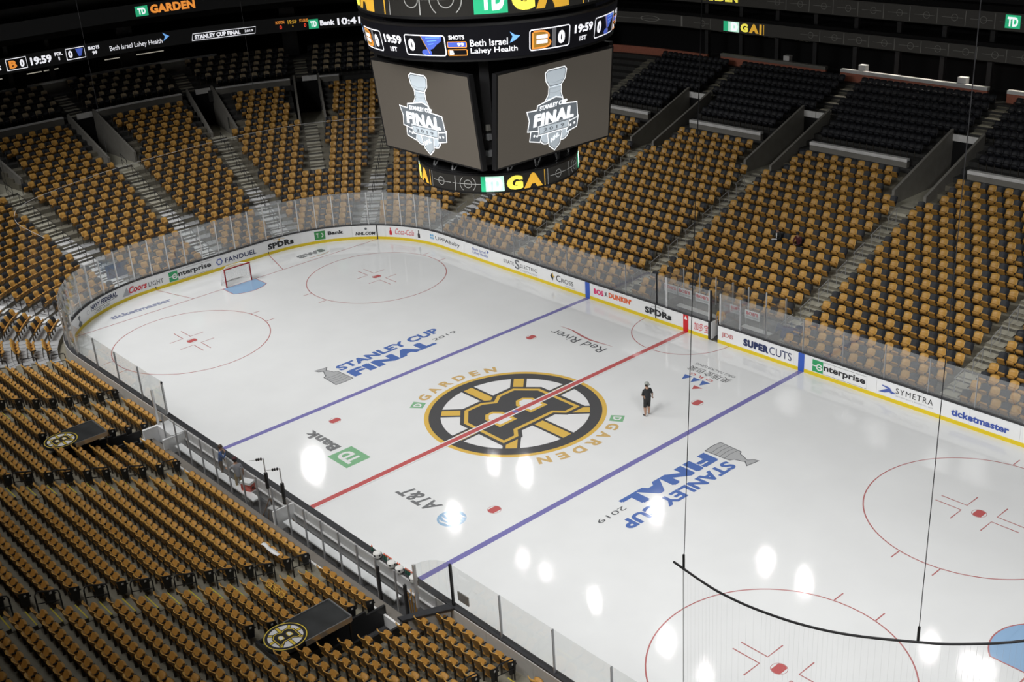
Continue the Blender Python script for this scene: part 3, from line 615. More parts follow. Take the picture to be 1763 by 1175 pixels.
def slope_rail(o, u, d_start, da, db, label, m, side=0.):
    t = (-u[1], u[0])
    P = lambda a, z: (o[0] + (a - d_start) * u[0] + side * t[0], o[1] + (a - d_start) * u[1] + side * t[1], z)
    if in_vom(*P(da, 0)[:2]) or in_vom(*P(db, 0)[:2]): return
    r = thing('handrail', label, 'handrail', (0, 0, 0), 0, 'handrails up the aisles')
    za, zb = floor_z(da), floor_z(db)
    MB().tube([P(da, za), P(da, za + .92)], .02).build('post', m, r); MB().tube([P(db, zb), P(db, zb + .92)], .02).build('post', m, r)
    MB().tube([P(da - .1, za + .9), P(db + .1, zb + .94)], .022).build('top_rail', m, r); MB().tube([P(da, za + .5), P(db, zb + .5)], .016).build('mid_rail', m, r)
STEEL_R = mat('rail_steel', (.48, .49, .50), .35, metal=.4)
A_NAMES = ['the aisle that climbs to the far vomitory under the scoreboard', 'the aisle past the spider ad towards the middle vomitory', 'the aisle beside the penalty boxes', 'the aisle at the picture edge', 'the short aisle behind the scoreboard',
           'the corner aisle under the scoreboard', 'the aisle behind the far goal', 'the upper end aisle', 'the aisle towards the dark end mouth', 'the bright aisle of the far corner', 'the black-railed corner aisle', 'the pale corner steps']
for i, (o, u, hw, d0) in enumerate(AISLES):
    st = tag(empty('aisle_stairs'), kind='structure')
    far = u == (0, 1); rows = [(k, d) for k, d in ROW_F if d > d0 and (k < 30)]
    if i == 11: continue
    cut = (lambda k: ALU if k <= 9 else CONC_D) if (i >= 5 or i == 4) else (lambda k: CONC_D)
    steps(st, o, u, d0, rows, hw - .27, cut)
    if i in (7,): continue
    rr = 1.9
    for n in range(8 if i != 11 else 0):
        da = 2.0 + n * 1.64 + (d0 if d0 else 0)
        if i in (0, 1, 2, 3) and n == 0 and i in (1, 2): pass
        slope_rail(o, u, d0, da, da + .85, '%s handrail, %s up %s' % ('steel' if far else 'black', ordw(n + 1), A_NAMES[i]), STEEL_R if far else BLKMET, .0 if not far else .1)
# near aisles with yellow nosings and black hoops
N_AISLES = [(-15.6, 0, 'the aisle of the near corner'), (-5.75, 2, 'the aisle behind the first bench'), (4.85 + .35, 2, 'the aisle behind the second bench'), (15.4, 0, 'the aisle at the bottom edge')]
NOSE = mat('nosing_yellow', srgb(196, 180, 60), .6)
HW_N = .52
for (x, k0, nm) in N_AISLES + [(-22.35, 0, 'the platform corner')]:
    if x < -22:
        pass
    st = tag(empty('aisle_stairs'), kind='structure')
    steps(st, (x, -HY), (0, -1), 0, [(k, d) for k, d in ROW_N if k >= k0], HW_N, lambda k: CONC, NOSE) if x > -22 else bpy.data.objects.remove(st)
    for n in range(12):
        d = 2.2 + 1.57 * n if k0 == 2 else .6 + 1.57 * n
        xx = x - .35; za, zb = floor_z(d), floor_z(d + .78)
        if d > 20: continue
        h = thing('hoop_rail', 'black hoop rail, %s from the ice in %s' % (ordw(n + 1), nm), 'handrail', (0, 0, 0), 0, 'hoop rails in the near aisles')
        ya, yb = -HY - d, -HY - d - .78; top = za + 1.0; topb = zb + .92
        MB().tube([(xx, ya, za), (xx, ya, top - .12), (xx, ya - .04, top - .03), (xx, ya - .12, top), (xx, yb + .12, topb), (xx, yb + .04, topb - .03), (xx, yb, topb - .12), (xx, yb, zb)], .028).build('hoop', BLKMET, h); MB().tube([(xx, ya, za + .55), (xx, yb, zb + .5)], .018).build('mid_rail', BLKMET, h)

# small ledge lamps in the suites light the white coping
for x in (-6, -3.4, -.8, 1.8, 6, 9, 12):
    ld = bpy.data.lights.new('suite_lamp', 'AREA'); lo = bpy.data.objects.new('suite_lamp', ld); COL.objects.link(lo); ld.shape = 'RECTANGLE'; ld.size = 2.2; ld.size_y = .12; ld.energy = 9; ld.spread = radians(70); ld.color = (1, .93, .82)
    lo.location = (x, HY + 26.3, 10.7); lo.rotation_euler = (radians(-38), 0, 0)
# ================================================================== seats
def grid_slab(nx, nz, fr, th):
    """curved slab: fr(u,v)->(x,y,z) front face, th = thickness backwards; all quads"""
    V = []; F = []
    for j in range(nz + 1):
        for i in range(nx + 1): V.append(fr(i / nx, j / nz))
    n = len(V)
    for (x, y, z) in V[:n]: V.append((x, y + th, z))
    W_ = nx + 1
    for j in range(nz):
        for i in range(nx):
            a = j * W_ + i; F.append((a, a + 1, a + 1 + W_, a + W_)); F.append((n + a, n + a + W_, n + a + 1 + W_, n + a + 1))
    for i in range(nx):
        F.append((i, n + i, n + i + 1, i + 1)); a = nz * W_ + i; F.append((a, a + 1, n + a + 1, n + a))
    for j in range(nz):
        a = j * W_; F.append((a, a + W_, n + a + W_, n + a)); a += nx; F.append((a, n + a, n + a + W_, a + W_))
    return V, F
def bk(u, v):
    q = 2 * u - 1; x = q * .238 * (1 - .07 * max(0, v - .66) / .34 * abs(q) - .05 * (1 - v)); return (x, -.10 + .18 * v - .085 * q ** 2, .40 + .50 * v - .03 * q ** 6 * v)
BACKREST = grid_slab(6, 3, bk, .035)
def pn(u, v):
    q = 2 * u - 1; x = q * .185; return (x, -.13 - .22 * v + .03 * q ** 2 * v, .33 + .335 * v - .02 * q ** 2 * v)
PAN = grid_slab(4, 2, pn, .0)
_h = len(PAN[0]) // 2
PAN = ([(x * (1 if i < _h else .94), y + (.075 if i >= _h else 0), z + (.04 if i >= _h else 0)) for i, (x, y, z) in enumerate(PAN[0])], PAN[1])
def boxvf(x0, x1, y0, y1, z0, z1): mb = MB().box(x0, x1, y0, y1, z0, z1); return mb.v, mb.f
ARM = boxvf(-.268, -.225, -.34, -.06, .585, .63)
LEG = boxvf(-.256, -.236, -.13, -.05, 0, .6)
def pn_down(u, v): x = (u - .5) * .43; return (x, -.1 - .40 * v, .44 + .02 * v - .03 * (1 - (2 * u - 1) ** 2))
PAN_DOWN = grid_slab(3, 2, pn_down, .0); PAN_DOWN = ([(x, y, z - (.05 if i >= len(PAN_DOWN[0]) // 2 else 0)) for i, (x, y, z) in enumerate(PAN_DOWN[0])], PAN_DOWN[1])
def mesh_of(name, VF, m, smooth=True):
    me = bpy.data.meshes.new(name); me.from_pydata(VF[0], [], VF[1]); me.materials.append(m)
    if smooth: me.polygons.foreach_set('use_smooth', [True] * len(VF[1]))
    try: me.set_sharp_from_angle(angle=.9)
    except Exception: pass
    me.update(); return me
ME = {'d': mesh_of('seat_pan', PAN_DOWN, SEAT_P), 'y': mesh_of('backrest', BACKREST, SEAT_Y), 'k': mesh_of('backrest', BACKREST, SEAT_K), 'p': mesh_of('seat_pan', PAN, SEAT_P), 'a': mesh_of('armrest', ARM, DARK, False), 'l': mesh_of('leg', LEG, LEGM, False)}

seats = []    # x, y, z, rz, kind ('y','k','u','g'), block, row, index, upper
rngs = random.Random(3)
def heading(s):
    p0, p1 = op(s + .02, 1), op(s - .02, 1); tx, ty = p0[0] - p1[0], p0[1] - p1[1]     # +s direction
    return atan2(ty, tx)
FAR_BLOCKS = [(-22.91, -16.87, 13, 'the block under the scoreboard'), (-15.12, -6.72, 18, 'the block beside the far blue line'), (-4.95, 4.27, 20, 'the block behind the penalty boxes'), (6.05, 14.39, 18, 'the block past the penalty boxes'), (16.15, 24.5, 18, 'the block at the picture edge')]
for bi, (xa, xb, n, bn) in enumerate(FAR_BLOCKS):
    for k, d in ROW_F[:29]:
        if k == 20 or k == 21: continue
        for i in range(n):
            x = xa + (xb - xa) * i / (n - 1); y = HY + d
            if pen(x, y + .0) or (y < 15.9 and -3.5 < x < 5.2) or in_vom(x, y, .55): continue
            if k > 16 and k < 25 and any(abs(x - v[0]) < 1.75 and v[2][1] > .9 for v in VOMS): continue
            # vacant, boarded places beside the penalty boxes
            up = k > 21
            kind = 'u' if up else ('k' if (i + k + (bi in (3, 1, 0)) ) % 2 else 'y')
            seats.append((x, y, floor_z(d), pi * 0, kind, bn, k, i, up))
# far end and corners: along the curve
for k, d in ROW_F:
    cd_ = 20.7
    if 19.9 < d < 21.6: continue
    up = d > 20.8
    s = -24.4; i = 0
    while s > S_NEAR + 2.0:
        x, y = op(s, d); hd = heading(s)
        if x < -24.4 or y < 0:
            sp = .5
            if not in_aisle(x, y, .2) and not in_vom(x, y, .55) and not (up and s > -29):
                vm = any(abs((x - v[0]) * v[3][0] + (y - v[1]) * v[3][1]) < 1.9 and 0 < (x - v[0]) * v[2][0] + (y - v[1]) * v[2][1] < 6.4 for v in VOMS[3:])
                if not vm:
                    kind = ('k' if (i + k) % 2 else 'y') if not up else ('u' if (i + k) % 2 else 'g')
                    if s < S_END1 - 9.0: kind = 'y'
                    seats.append((x, y, floor_z(d), hd, kind, 'end', k, i, up))
        # advance half a metre along the offset curve
        rem = .5
        while rem > 1e-6:
            r = (RR + d) / RR if is_arc(s - .02) else 1.
            nb = max(q for q in BREAKS if q < s - .005); st = min(rem / r, s - nb); s -= st; rem -= st * r
        i += 1
NEAR_BLOCKS = [(-21.9, -16.45, 12, 0, 26, 'the near corner block'), (-14.8, -11.35, 8, 0, 7, 'the block beside the near glass'), (-9.2, -6.4, 7, 2, 7, 'the short block behind the first bench'), (-14.8, -6.4, 18, 8, 26, 'the upper block above the first gangway'), (-4.85, 4.35, 20, 2, 26, 'the wide block behind both benches'),
               (5.9, 8.72, 7, 2, 8, 'the short block behind the second bench'), (11.0, 14.75, 8, 0, 8, 'the block by the bench corner glass'), (5.9, 14.75, 19, 9, 26, 'the upper block above the second gangway'), (16.2, 25.5, 19, 0, 26, 'the block at the bottom edge')]
for (xa, xb, n, k0, k1, bn) in NEAR_BLOCKS:
    for k, d in ROW_N:
        if k < k0 or k > k1: continue
        for i in range(n):
            x = xa + (xb - xa) * i / (n - 1); y = -HY - d
            if in_pass(x, y, .3) and k < 7: continue
            seats.append((x, y, floor_z(d), pi, 'y', bn, k, i, False))
# pick the seats that show largest
import mathutils
Mi = np.array(mathutils.Euler(CAM_ROT).to_matrix())
def view(x, y, z):
    l = (np.array((x, y, z)) - np.array(CAM_POS)) @ Mi
    if l[2] > -1: return None
    u, v = 881.5 + 2060.47 * l[0] / -l[2], 587.5 - 2060.47 * l[1] / -l[2]
    return u, v, -l[2]
SAT = [sd_ for sd_ in seats if sd_[5] == 'the block behind the penalty boxes' and sd_[6] == 10 and sd_[7] in (10, 13)]
seats = [sd_ for sd_ in seats if sd_ not in SAT]
cand = {'y': [], 'k': []}; rest = []
for sd_ in seats:
    q = view(sd_[0], sd_[1], sd_[2] + .6)
    if q is None or not (-60 < q[0] < 1823 and -60 < q[1] < 1235): continue
    inside = 6 < q[0] < 1757 and 6 < q[1] < 1169
    if sd_[4] in cand and inside and sd_[5] not in ('end'): cand[sd_[4]].append((q[2], sd_))
    else: rest.append(sd_)
for kk in cand:
    cand[kk].sort(key=lambda a: a[0]); rest += [a[1] for a in cand[kk][296:]]; cand[kk] = [a[1] for a in cand[kk][:296]]
GRP = {'y': 'yellow seats of the near stand', 'k': 'black covered seats of the far stand'}
def seat_object(sd_, down=False):
    x, y, z, rz, kind, bn, k, i, up = sd_
    r = k + 1 if kind == 'y' else k
    if kind == 'y':
        lab = 'yellow folding seat, %s along the %s row of %s' % (ordw(i + 1), ordw(k + 1), bn)
        o = thing('stadium_seat', lab, 'seat', (x, y, z), rz, GRP['y'])
    else:
        lab = 'black covered seat, %s along the %s row of %s' % (ordw(i + 1), ordw(k), bn)
        o = thing('covered_seat', lab, 'seat', (x, y, z), rz, GRP['k'])
    for nm, me in (('backrest', ME['y' if kind == 'y' else 'k']), ('seat_pan', ME['d' if down else 'p']), ('armrest', ME['a']), ('leg', ME['l'])): link(nm, me, o)
    return o
for kk in cand:
    for sd_ in cand[kk]: seat_object(sd_)
for sd_ in SAT: seat_object(sd_[:4] + ('k',) + sd_[5:], True)
# all the others: one mesh per kind
SEAT_U = mat('seat_upper_dark', (.010, .011, .016), .6); SEAT_G = mat('seat_upper_tan', (.50, .40, .26), .6)
def stuff_seats(name, rows, m_back, m_pan):
    parts = [(BACKREST, 0), (PAN, 1), (ARM, 2), (LEG, 3)]
    bv = np.concatenate([np.array(p[0][0], np.float32) for p in parts]); bf = []; bm = []; off = 0
    for (V, F), mi in parts: bf += [[a + off for a in f] for f in F]; bm += [mi] * len(F); off += len(V)
    bf = np.array(bf, np.int32); bm = np.array(bm, np.int32); n = len(rows); nv = len(bv)
    A = np.array([r[:4] for r in rows], np.float32); c, s = np.cos(A[:, 3]), np.sin(A[:, 3])
    X = bv[None, :, 0] * c[:, None] - bv[None, :, 1] * s[:, None] + A[:, 0:1]; Y = bv[None, :, 0] * s[:, None] + bv[None, :, 1] * c[:, None] + A[:, 1:2]; Z = bv[None, :, 2] + A[:, 2:3]
    V = np.stack([X, Y, Z], 2).reshape(-1, 3); F = (bf[None] + (np.arange(n, dtype=np.int32) * nv)[:, None, None]).reshape(-1, 4)
    me = bpy.data.meshes.new(name); me.vertices.add(len(V)); me.vertices.foreach_set('co', V.ravel()); me.loops.add(F.size); me.loops.foreach_set('vertex_index', F.ravel())
    me.polygons.add(len(F)); me.polygons.foreach_set('loop_start', np.arange(0, F.size, 4, dtype=np.int32)); me.polygons.foreach_set('loop_total', np.full(len(F), 4, np.int32))
    for m in (m_back, m_pan, DARK, LEGM): me.materials.append(m)
    me.polygons.foreach_set('material_index', np.tile(bm, n)); me.polygons.foreach_set('use_smooth', np.tile(bm < 2, n)); me.update(calc_edges=True); me.validate()
    return link(name, me)
for nm, kd, mb_, mp_, lab in (('yellow_seats', 'y', SEAT_Y, SEAT_P, 'remaining yellow folding seats all around the bowl'), ('black_covered_seats', 'k', SEAT_K, SEAT_P, 'remaining black covered seats between the yellow ones'), ('dark_upper_seats', 'u', SEAT_U, SEAT_U, 'unlit dark seats above the pale curb'), ('tan_upper_seats', 'g', SEAT_G, SEAT_U, 'tan seats among the dark rows above the far end')):
    rows = [r for r in rest if r[4] == kd]
    if rows: tag(stuff_seats(nm, rows, mb_, mp_), lab, None, None, 'stuff')
# black end panels of the near rows
ep = tag(empty('row_ends'), kind='structure')
def end_panel(x, k, d):
    z = floor_z(d); y = -HY - d
    mb = MB(); mb.hexa([(x, y - .0, z + .30), (x + .03, y - .0, z + .30), (x + .03, y + .24, z + .26), (x, y + .24, z + .26)], [(x, y - .06, z + .86), (x + .03, y - .06, z + .86), (x + .03, y + .30, z + .76), (x, y + .30, z + .76)]); o = mb.build('end_panel', DARK, ep)
    MB().box(x + .03, x + .034, y + .1, y + .18, z + .66, z + .74).build('number_tag', PAPER, o)
for (xa, xb, n, k0, k1, bn) in NEAR_BLOCKS:
    for k, d in ROW_N:
        if k0 <= k <= min(k1, 22): end_panel(xb + .25, k, d)
# ================================================================== scoreboard over centre ice
sb = thing('scoreboard', 'huge black four sided scoreboard with video screens hanging over centre ice', 'scoreboard', (0, 0, 12))
Z0 = 12.0
def sbuild(mb, name, m, parent=sb, smooth=False): return mb.build(name, m, parent, smooth, (0, 0, 0))
class SMB(MB):
    def add(s, V, F, mi=0): return MB.add(s, [(p[0], p[1], p[2] - Z0) for p in V], F, mi)
def cyl_pt(r0, r1, z0, z1):
    def fn(th, z, off=0.0):
        r = r0 + (r1 - r0) * (z - z0) / (z1 - z0) + off; a = radians(th); return (r * cos(a), r * sin(a), z)
    return fn
def band(name, r0, r1, z0, z1, m, parent, n=72, thick=.25):
    mb = SMB(); V = []; F = []
    for i in range(n):
        a = 2 * pi * i / n
        for (r, z) in ((r0, z0), (r1, z1), (r1 - thick, z1), (r0 - thick, z0)): V.append((r * cos(a), r * sin(a), z))
    for i in range(n):
        p, q = 4 * i, 4 * ((i + 1) % n)
        for k in range(4): F.append((p + k, q + k, q + (k + 1) % 4, p + (k + 1) % 4))
    mb.add(V, F); return sbuild(mb, name, m, parent)
BODY = mat('scoreboard_black', (.010, .010, .011), .45)
# lower ring
lring = band('lower_ring', 3.55, 3.6, 12.52, 13.25, L_DIM, sb)
band('ring_trim', 3.62, 3.62, 13.25, 13.34, BODY, sb); band('ring_trim', 3.6, 3.6, 12.46, 12.52, BODY, sb)
LO = cyl_pt(3.6, 3.6, 12.5, 13.3)
def on_ring(parent, fn, th0, th1, z0, z1, VF, m, off=.02, name='display_mark'):
    mb = SMB(); place(mb, VF, lambda a, b: fn(th0 + a * (th1 - th0), z0 + b * (z1 - z0), off)); return sbuild(mb, name, m, parent)
def grid_rect(n=8): 
    V = []; F = []
    for i in range(n + 1): V += [(i / n, 0), (i / n, 1)]
    for i in range(n): F.append((2 * i, 2 * i + 2, 2 * i + 3, 2 * i + 1))
    return np.array(V), F
def deg_ring(cth, cz, rz, wd, k, n=40, a0=0, a1=2 * pi):
    V, F = ring2(rz - wd, rz, n, a0, a1); V = V.copy(); V[:, 0] = cth + V[:, 0] * k; V[:, 1] += cz; return V, F
def raw(parent, fn, VF, m, off=.02, name='display_mark'):
    mb = SMB(); place(mb, VF, lambda a, b: fn(a, b, off)); return sbuild(mb, name, m, parent)
def arena_message(parent, fn, th, zlo, zhi, k, lc, big=1.):
    """part of the running arena message: rink drawing, green badge, golden letters; th = left edge of the badge"""
    zc, h = (zlo + zhi) / 2, (zhi - zlo); hd = 57.3 / k * h     # degrees per band height
    raw(parent, fn, deg_ring(th - .85 * hd * 0.98 + 0, zc, .26 * h, .03 * h, 57.3 / k), lc); 
    raw(parent, fn, deg_ring(th - .85 * hd, zc, .52 * h, .03 * h, 57.3 / k, 24, -.9, .9), lc); raw(parent, fn, deg_ring(th - .85 * hd, zc, .52 * h, .03 * h, 57.3 / k, 24, pi - .9, pi + .9), lc)
    on_ring(parent, fn, th - 1.9 * hd, th, zc - .015 * h, zc + .015 * h, grid_rect(6), lc); on_ring(parent, fn, th - 1.72 * hd, th - 1.68 * hd, zlo + .04 * h, zhi - .04 * h, grid_rect(1), lc)
    on_ring(parent, fn, th, th + .28 * hd * big, zlo + .03 * h, zhi - .03 * h, grid_rect(3), L_GREEN); on_ring(parent, fn, th + .28 * hd * big, th + 1.4 * hd * big, zlo + .03 * h, zhi - .03 * h, grid_rect(5), L_LGREEN if big > .9 else L_GREEN, .02)
    on_ring(parent, fn, th + .75 * hd * big, th + 1.28 * hd * big, zlo + .12 * h, zhi - .12 * h, text_mesh('D', .06), L_WHITE, .035); on_ring(parent, fn, th + .3 * hd * big, th + .72 * hd * big, zlo + .14 * h, zhi - .14 * h, text_mesh('T', .09), L_WHITE, .035)
    g0 = th + 1.55 * hd * big
    on_ring(parent, fn, g0, g0 + 1.0 * hd * big, zlo + .06 * h, zhi - .06 * h, text_mesh('G', .1), L_YEL, .03)
    on_ring(parent, fn, g0 + 1.05 * hd * big, g0 + 2.3 * hd * big, zlo + .05 * h, zhi - .05 * h, text_mesh('A', .09), L_GOLD, .03)
    on_ring(parent, fn, g0 + 2.45 * hd, g0 + 2.5 * hd, zlo, zhi, grid_rect(1), L_GOLD); on_ring(parent, fn, g0 + 2.7 * hd, g0 + 2.73 * hd, zlo, zhi, grid_rect(1), lc)
    raw(parent, fn, deg_ring(g0 + 3.6 * hd, zc, .26 * h, .03 * h, 57.3 / k), lc); on_ring(parent, fn, g0 + 2.9 * hd, g0 + 4.4 * hd, zc - .015 * h, zc + .015 * h, grid_rect(6), lc)
for j in range(4): arena_message(lring, LO, -53.5 + 90 * j, 12.53, 13.24, 3.6, L_LINE)
# trusses between lower ring and screens
for i in range(16):
    a = 2 * pi * (i + .5) / 16; b = 2 * pi * (i + 1.0) / 16
    mb = SMB(); mb.tube([(3.3 * cos(a), 3.3 * sin(a), 13.2), (3.1 * cos(a), 3.1 * sin(a), 14.1)], .05); mb.tube([(3.3 * cos(a), 3.3 * sin(a), 13.2), (3.1 * cos(b), 3.1 * sin(b), 14.1)], .035); sbuild(mb, 'truss', STEEL_R, sb)
mb = SMB(); mb.lathe([(2.6, 13.1), (2.6, 18.4), (3.4, 18.5), (4.9, 18.55)], 32); sbuild(mb, 'core', BODY, sb)
mb = SMB(); mb.lathe([(3.45, 13.3), (3.45, 13.36), (2.6, 13.36)], 32); sbuild(mb, 'ring_deck', BODY, sb)
# four tilted video screens with the series emblem
for q in range(4):
    ca, sa = [(0, -1), (1, 0), (0, 1), (-1, 0)][q]          # outward normal
    tx, ty = -sa, ca                                         # to the viewer's right
    zb, zt, db, dt, W2 = 13.94, 17.83, 3.76, 4.15, 3.27
    def sp(u, z, off=0., ca=ca, sa=sa, tx=tx, ty=ty):
        d = db + (dt - db) * (z - zb) / (zt - zb) + off; return (ca * d + tx * u, sa * d + ty * u, z)
    mb = SMB(); mb.hexa([sp(-W2 - .1, zb - .08, -.25), sp(W2 + .1, zb - .08, -.25), sp(W2 + .1, zb - .08, -.01), sp(-W2 - .1, zb - .08, -.01)], [sp(-W2 - .1, zt + .08, -.25), sp(W2 + .1, zt + .08, -.25), sp(W2 + .1, zt + .08, -.01), sp(-W2 - .1, zt + .08, -.01)]); scr = sbuild(mb, 'screen_case', BODY, sb)
    mb = SMB(); mb.add([sp(-W2, zb), sp(W2, zb), sp(W2, zt), sp(-W2, zt)], [(0, 1, 2, 3)]); sbuild(mb, 'video_screen', SCREEN, scr)
    def pic(VF, m, off, name='emblem_piece'):
        mb = SMB(); place(mb, VF, lambda a, b: sp(a, b, off)); sbuild(mb, name, m, scr)
    def out(pts, m, lay, w=.05):
        pic(poly2(inset(pts, -w * 1.6)), S_WHT, .01 + .004 * lay); pic(poly2(inset(pts, -w * .7)), S_DK, .012 + .004 * lay); pic(poly2(pts), m, .014 + .004 * lay)
    # cup
    bowl = [(-.40, 16.88), (.22, 16.88), (.42, 17.1), (.48, 17.42), (.4, 17.5), (-.5, 17.5), (-.62, 17.42), (-.58, 17.12)]
    neck = [(-.78, 16.0), (.38, 16.0), (.3, 16.25), (.2, 16.5), (.2, 16.92), (-.4, 16.92), (-.42, 16.5), (-.6, 16.25)]
    out(neck, S_SILV, 0); out(bowl, S_SILV, 1)
    for z in (16.2, 16.4, 16.6, 16.78): pic(stroke([(-.45 - (16.8 - z) * .2, z), (-.1, z - .05), (.22 + (16.8 - z) * .1, z)], .025), S_MID, .024)
    pic(stroke([(-.42, 17.05), (-.1, 16.98), (.3, 17.05)], .03), S_MID, .03)
    # base roundels and shield
    for c in (-.55, .42): out(ROUND(16, .32, c, 14.78), S_SILV, 2)
    sh = [(-.05, 14.1), (.2, 14.3), (.3, 14.75), (.25, 15.0), (-.35, 15.0), (-.42, 14.75), (-.32, 14.3)]
    out(sh, S_MID, 4); mb = SMB(); place(mb, text_mesh('NHL', .03), lambda a, b: sp(-.3 + .5 * a, 14.4 + .2 * b + .22 * a, .05)); sbuild(mb, 'lettering', S_WHT, scr)
    # star plates
    out([(-1.45, 14.75), (-.95, 14.62), (-.85, 14.95), (-1.4, 15.12)], S_DK, 3); out([(.7, 14.75), (1.2, 14.85), (1.25, 15.2), (.75, 15.1)], S_DK, 3)
    for c, z in ((-1.27, 14.9), (-1.1, 14.86), (.85, 14.95), (1.08, 15.0)): pic(poly2(ROUND(6, .06, c, z)), S_WHT, .04)
    # title plate
    out([(-1.58, 15.2), (-.2, 15.02), (1.22, 15.28), (1.15, 15.85), (.35, 15.92), (.3, 16.2), (-.05, 16.3), (-1.05, 16.12), (-1.1, 15.92), (-1.62, 15.95), (-1.5, 15.6)], S_DK, 5)
    def tl(body, u0, u1, z0, z1, bold, sl=0.):
        mb = SMB(); place(mb, text_mesh(body, bold, .1), lambda a, b: sp(u0 + a * (u1 - u0), z0 + b * (z1 - z0) + sl * (a - .5), .05)); sbuild(mb, 'lettering', S_WHT, scr)
    tl('FINAL', -1.35, 1.02, 15.28, 15.82, .08); tl('STANLEY CUP', -1.0, .6, 15.95, 16.14, .05, .04)
    out([(-.95, 14.92), (.65, 14.92), (.72, 15.2), (-.98, 15.2)], S_SILV, 6); mb = SMB(); place(mb, text_mesh('2 0 1 9', .03), lambda a, b: sp(-.75 + 1.2 * a, 14.98 + .15 * b, .06)); sbuild(mb, 'lettering', S_DK, scr)
# corner columns with rigging boxes
for q in range(4):
    a = pi / 4 + q * pi / 2; c, s = cos(a), sin(a)
    mb = SMB(); mb.tube([(4.0 * c, 4.0 * s, 13.9), (4.35 * c, 4.35 * s, 18.5)], .28, 4); col_ = sbuild(mb, 'corner_column', BODY, sb)
    for z in (15.0, 15.4, 14.3): mb = SMB(); mb.box(4.2 * c - .16, 4.2 * c + .16, 4.2 * s - .16, 4.2 * s + .16, z, z + .25); sbuild(mb, 'rigging_box', STEEL_R if z < 15.2 else WALLG, col_)
# main ring with score panels, four repeats
MAIN = cyl_pt(5.36, 5.56, 18.55, 19.85)
mring = band('main_ring', 5.36, 5.56, 18.55, 19.85, L_BLACK, sb, 96)
band('ring_trim', 5.58, 5.62, 19.85, 19.95, BODY, sb, 96); band('ring_trim', 5.34, 5.34, 18.45, 18.55, BODY, sb, 96)
def rr_frame(th0, th1, z0, z1, wz, k=5.5, c=.12):
    """rounded frame in (deg, z)"""
    kd = 57.3 / k; P = []
    for (cx, cz, a0) in ((th1 - c * kd, z1 - c, 0), (th0 + c * kd, z1 - c, pi / 2), (th0 + c * kd, z0 + c, pi), (th1 - c * kd, z0 + c, 1.5 * pi)):
        for i in range(5): a = a0 + i * pi / 8; P.append((cx + c * kd * cos(a), cz + c * sin(a), cx + (c - wz) * kd * cos(a), cz + (c - wz) * sin(a)))
    Q = []
    for i in range(len(P)):      # subdivide long sides
        a, b = P[i], P[(i + 1) % len(P)]; n = 8 if abs(a[0] - b[0]) > 4 else 1
        for j in range(n): t = j / n; Q.append(tuple(a[m] + (b[m] - a[m]) * t for m in range(4)))
    V = []; F = []
    for q in Q: V += [(q[0], q[1]), (q[2], q[3])]
    n = len(Q)
    for i in range(n): j = (i + 1) % n; F.append((2 * i, 2 * j, 2 * j + 1, 2 * i + 1))
    return np.array(V), F
def mtext(body, t0, t1, z0, z1, m, bold=.03, off=.03): on_ring(mring, MAIN, t0, t1, z0, z1, text_mesh(body, bold), m, off, 'lettering')
def mpoly(pts, m, off=.025): raw(mring, MAIN, poly2(pts), m, off)
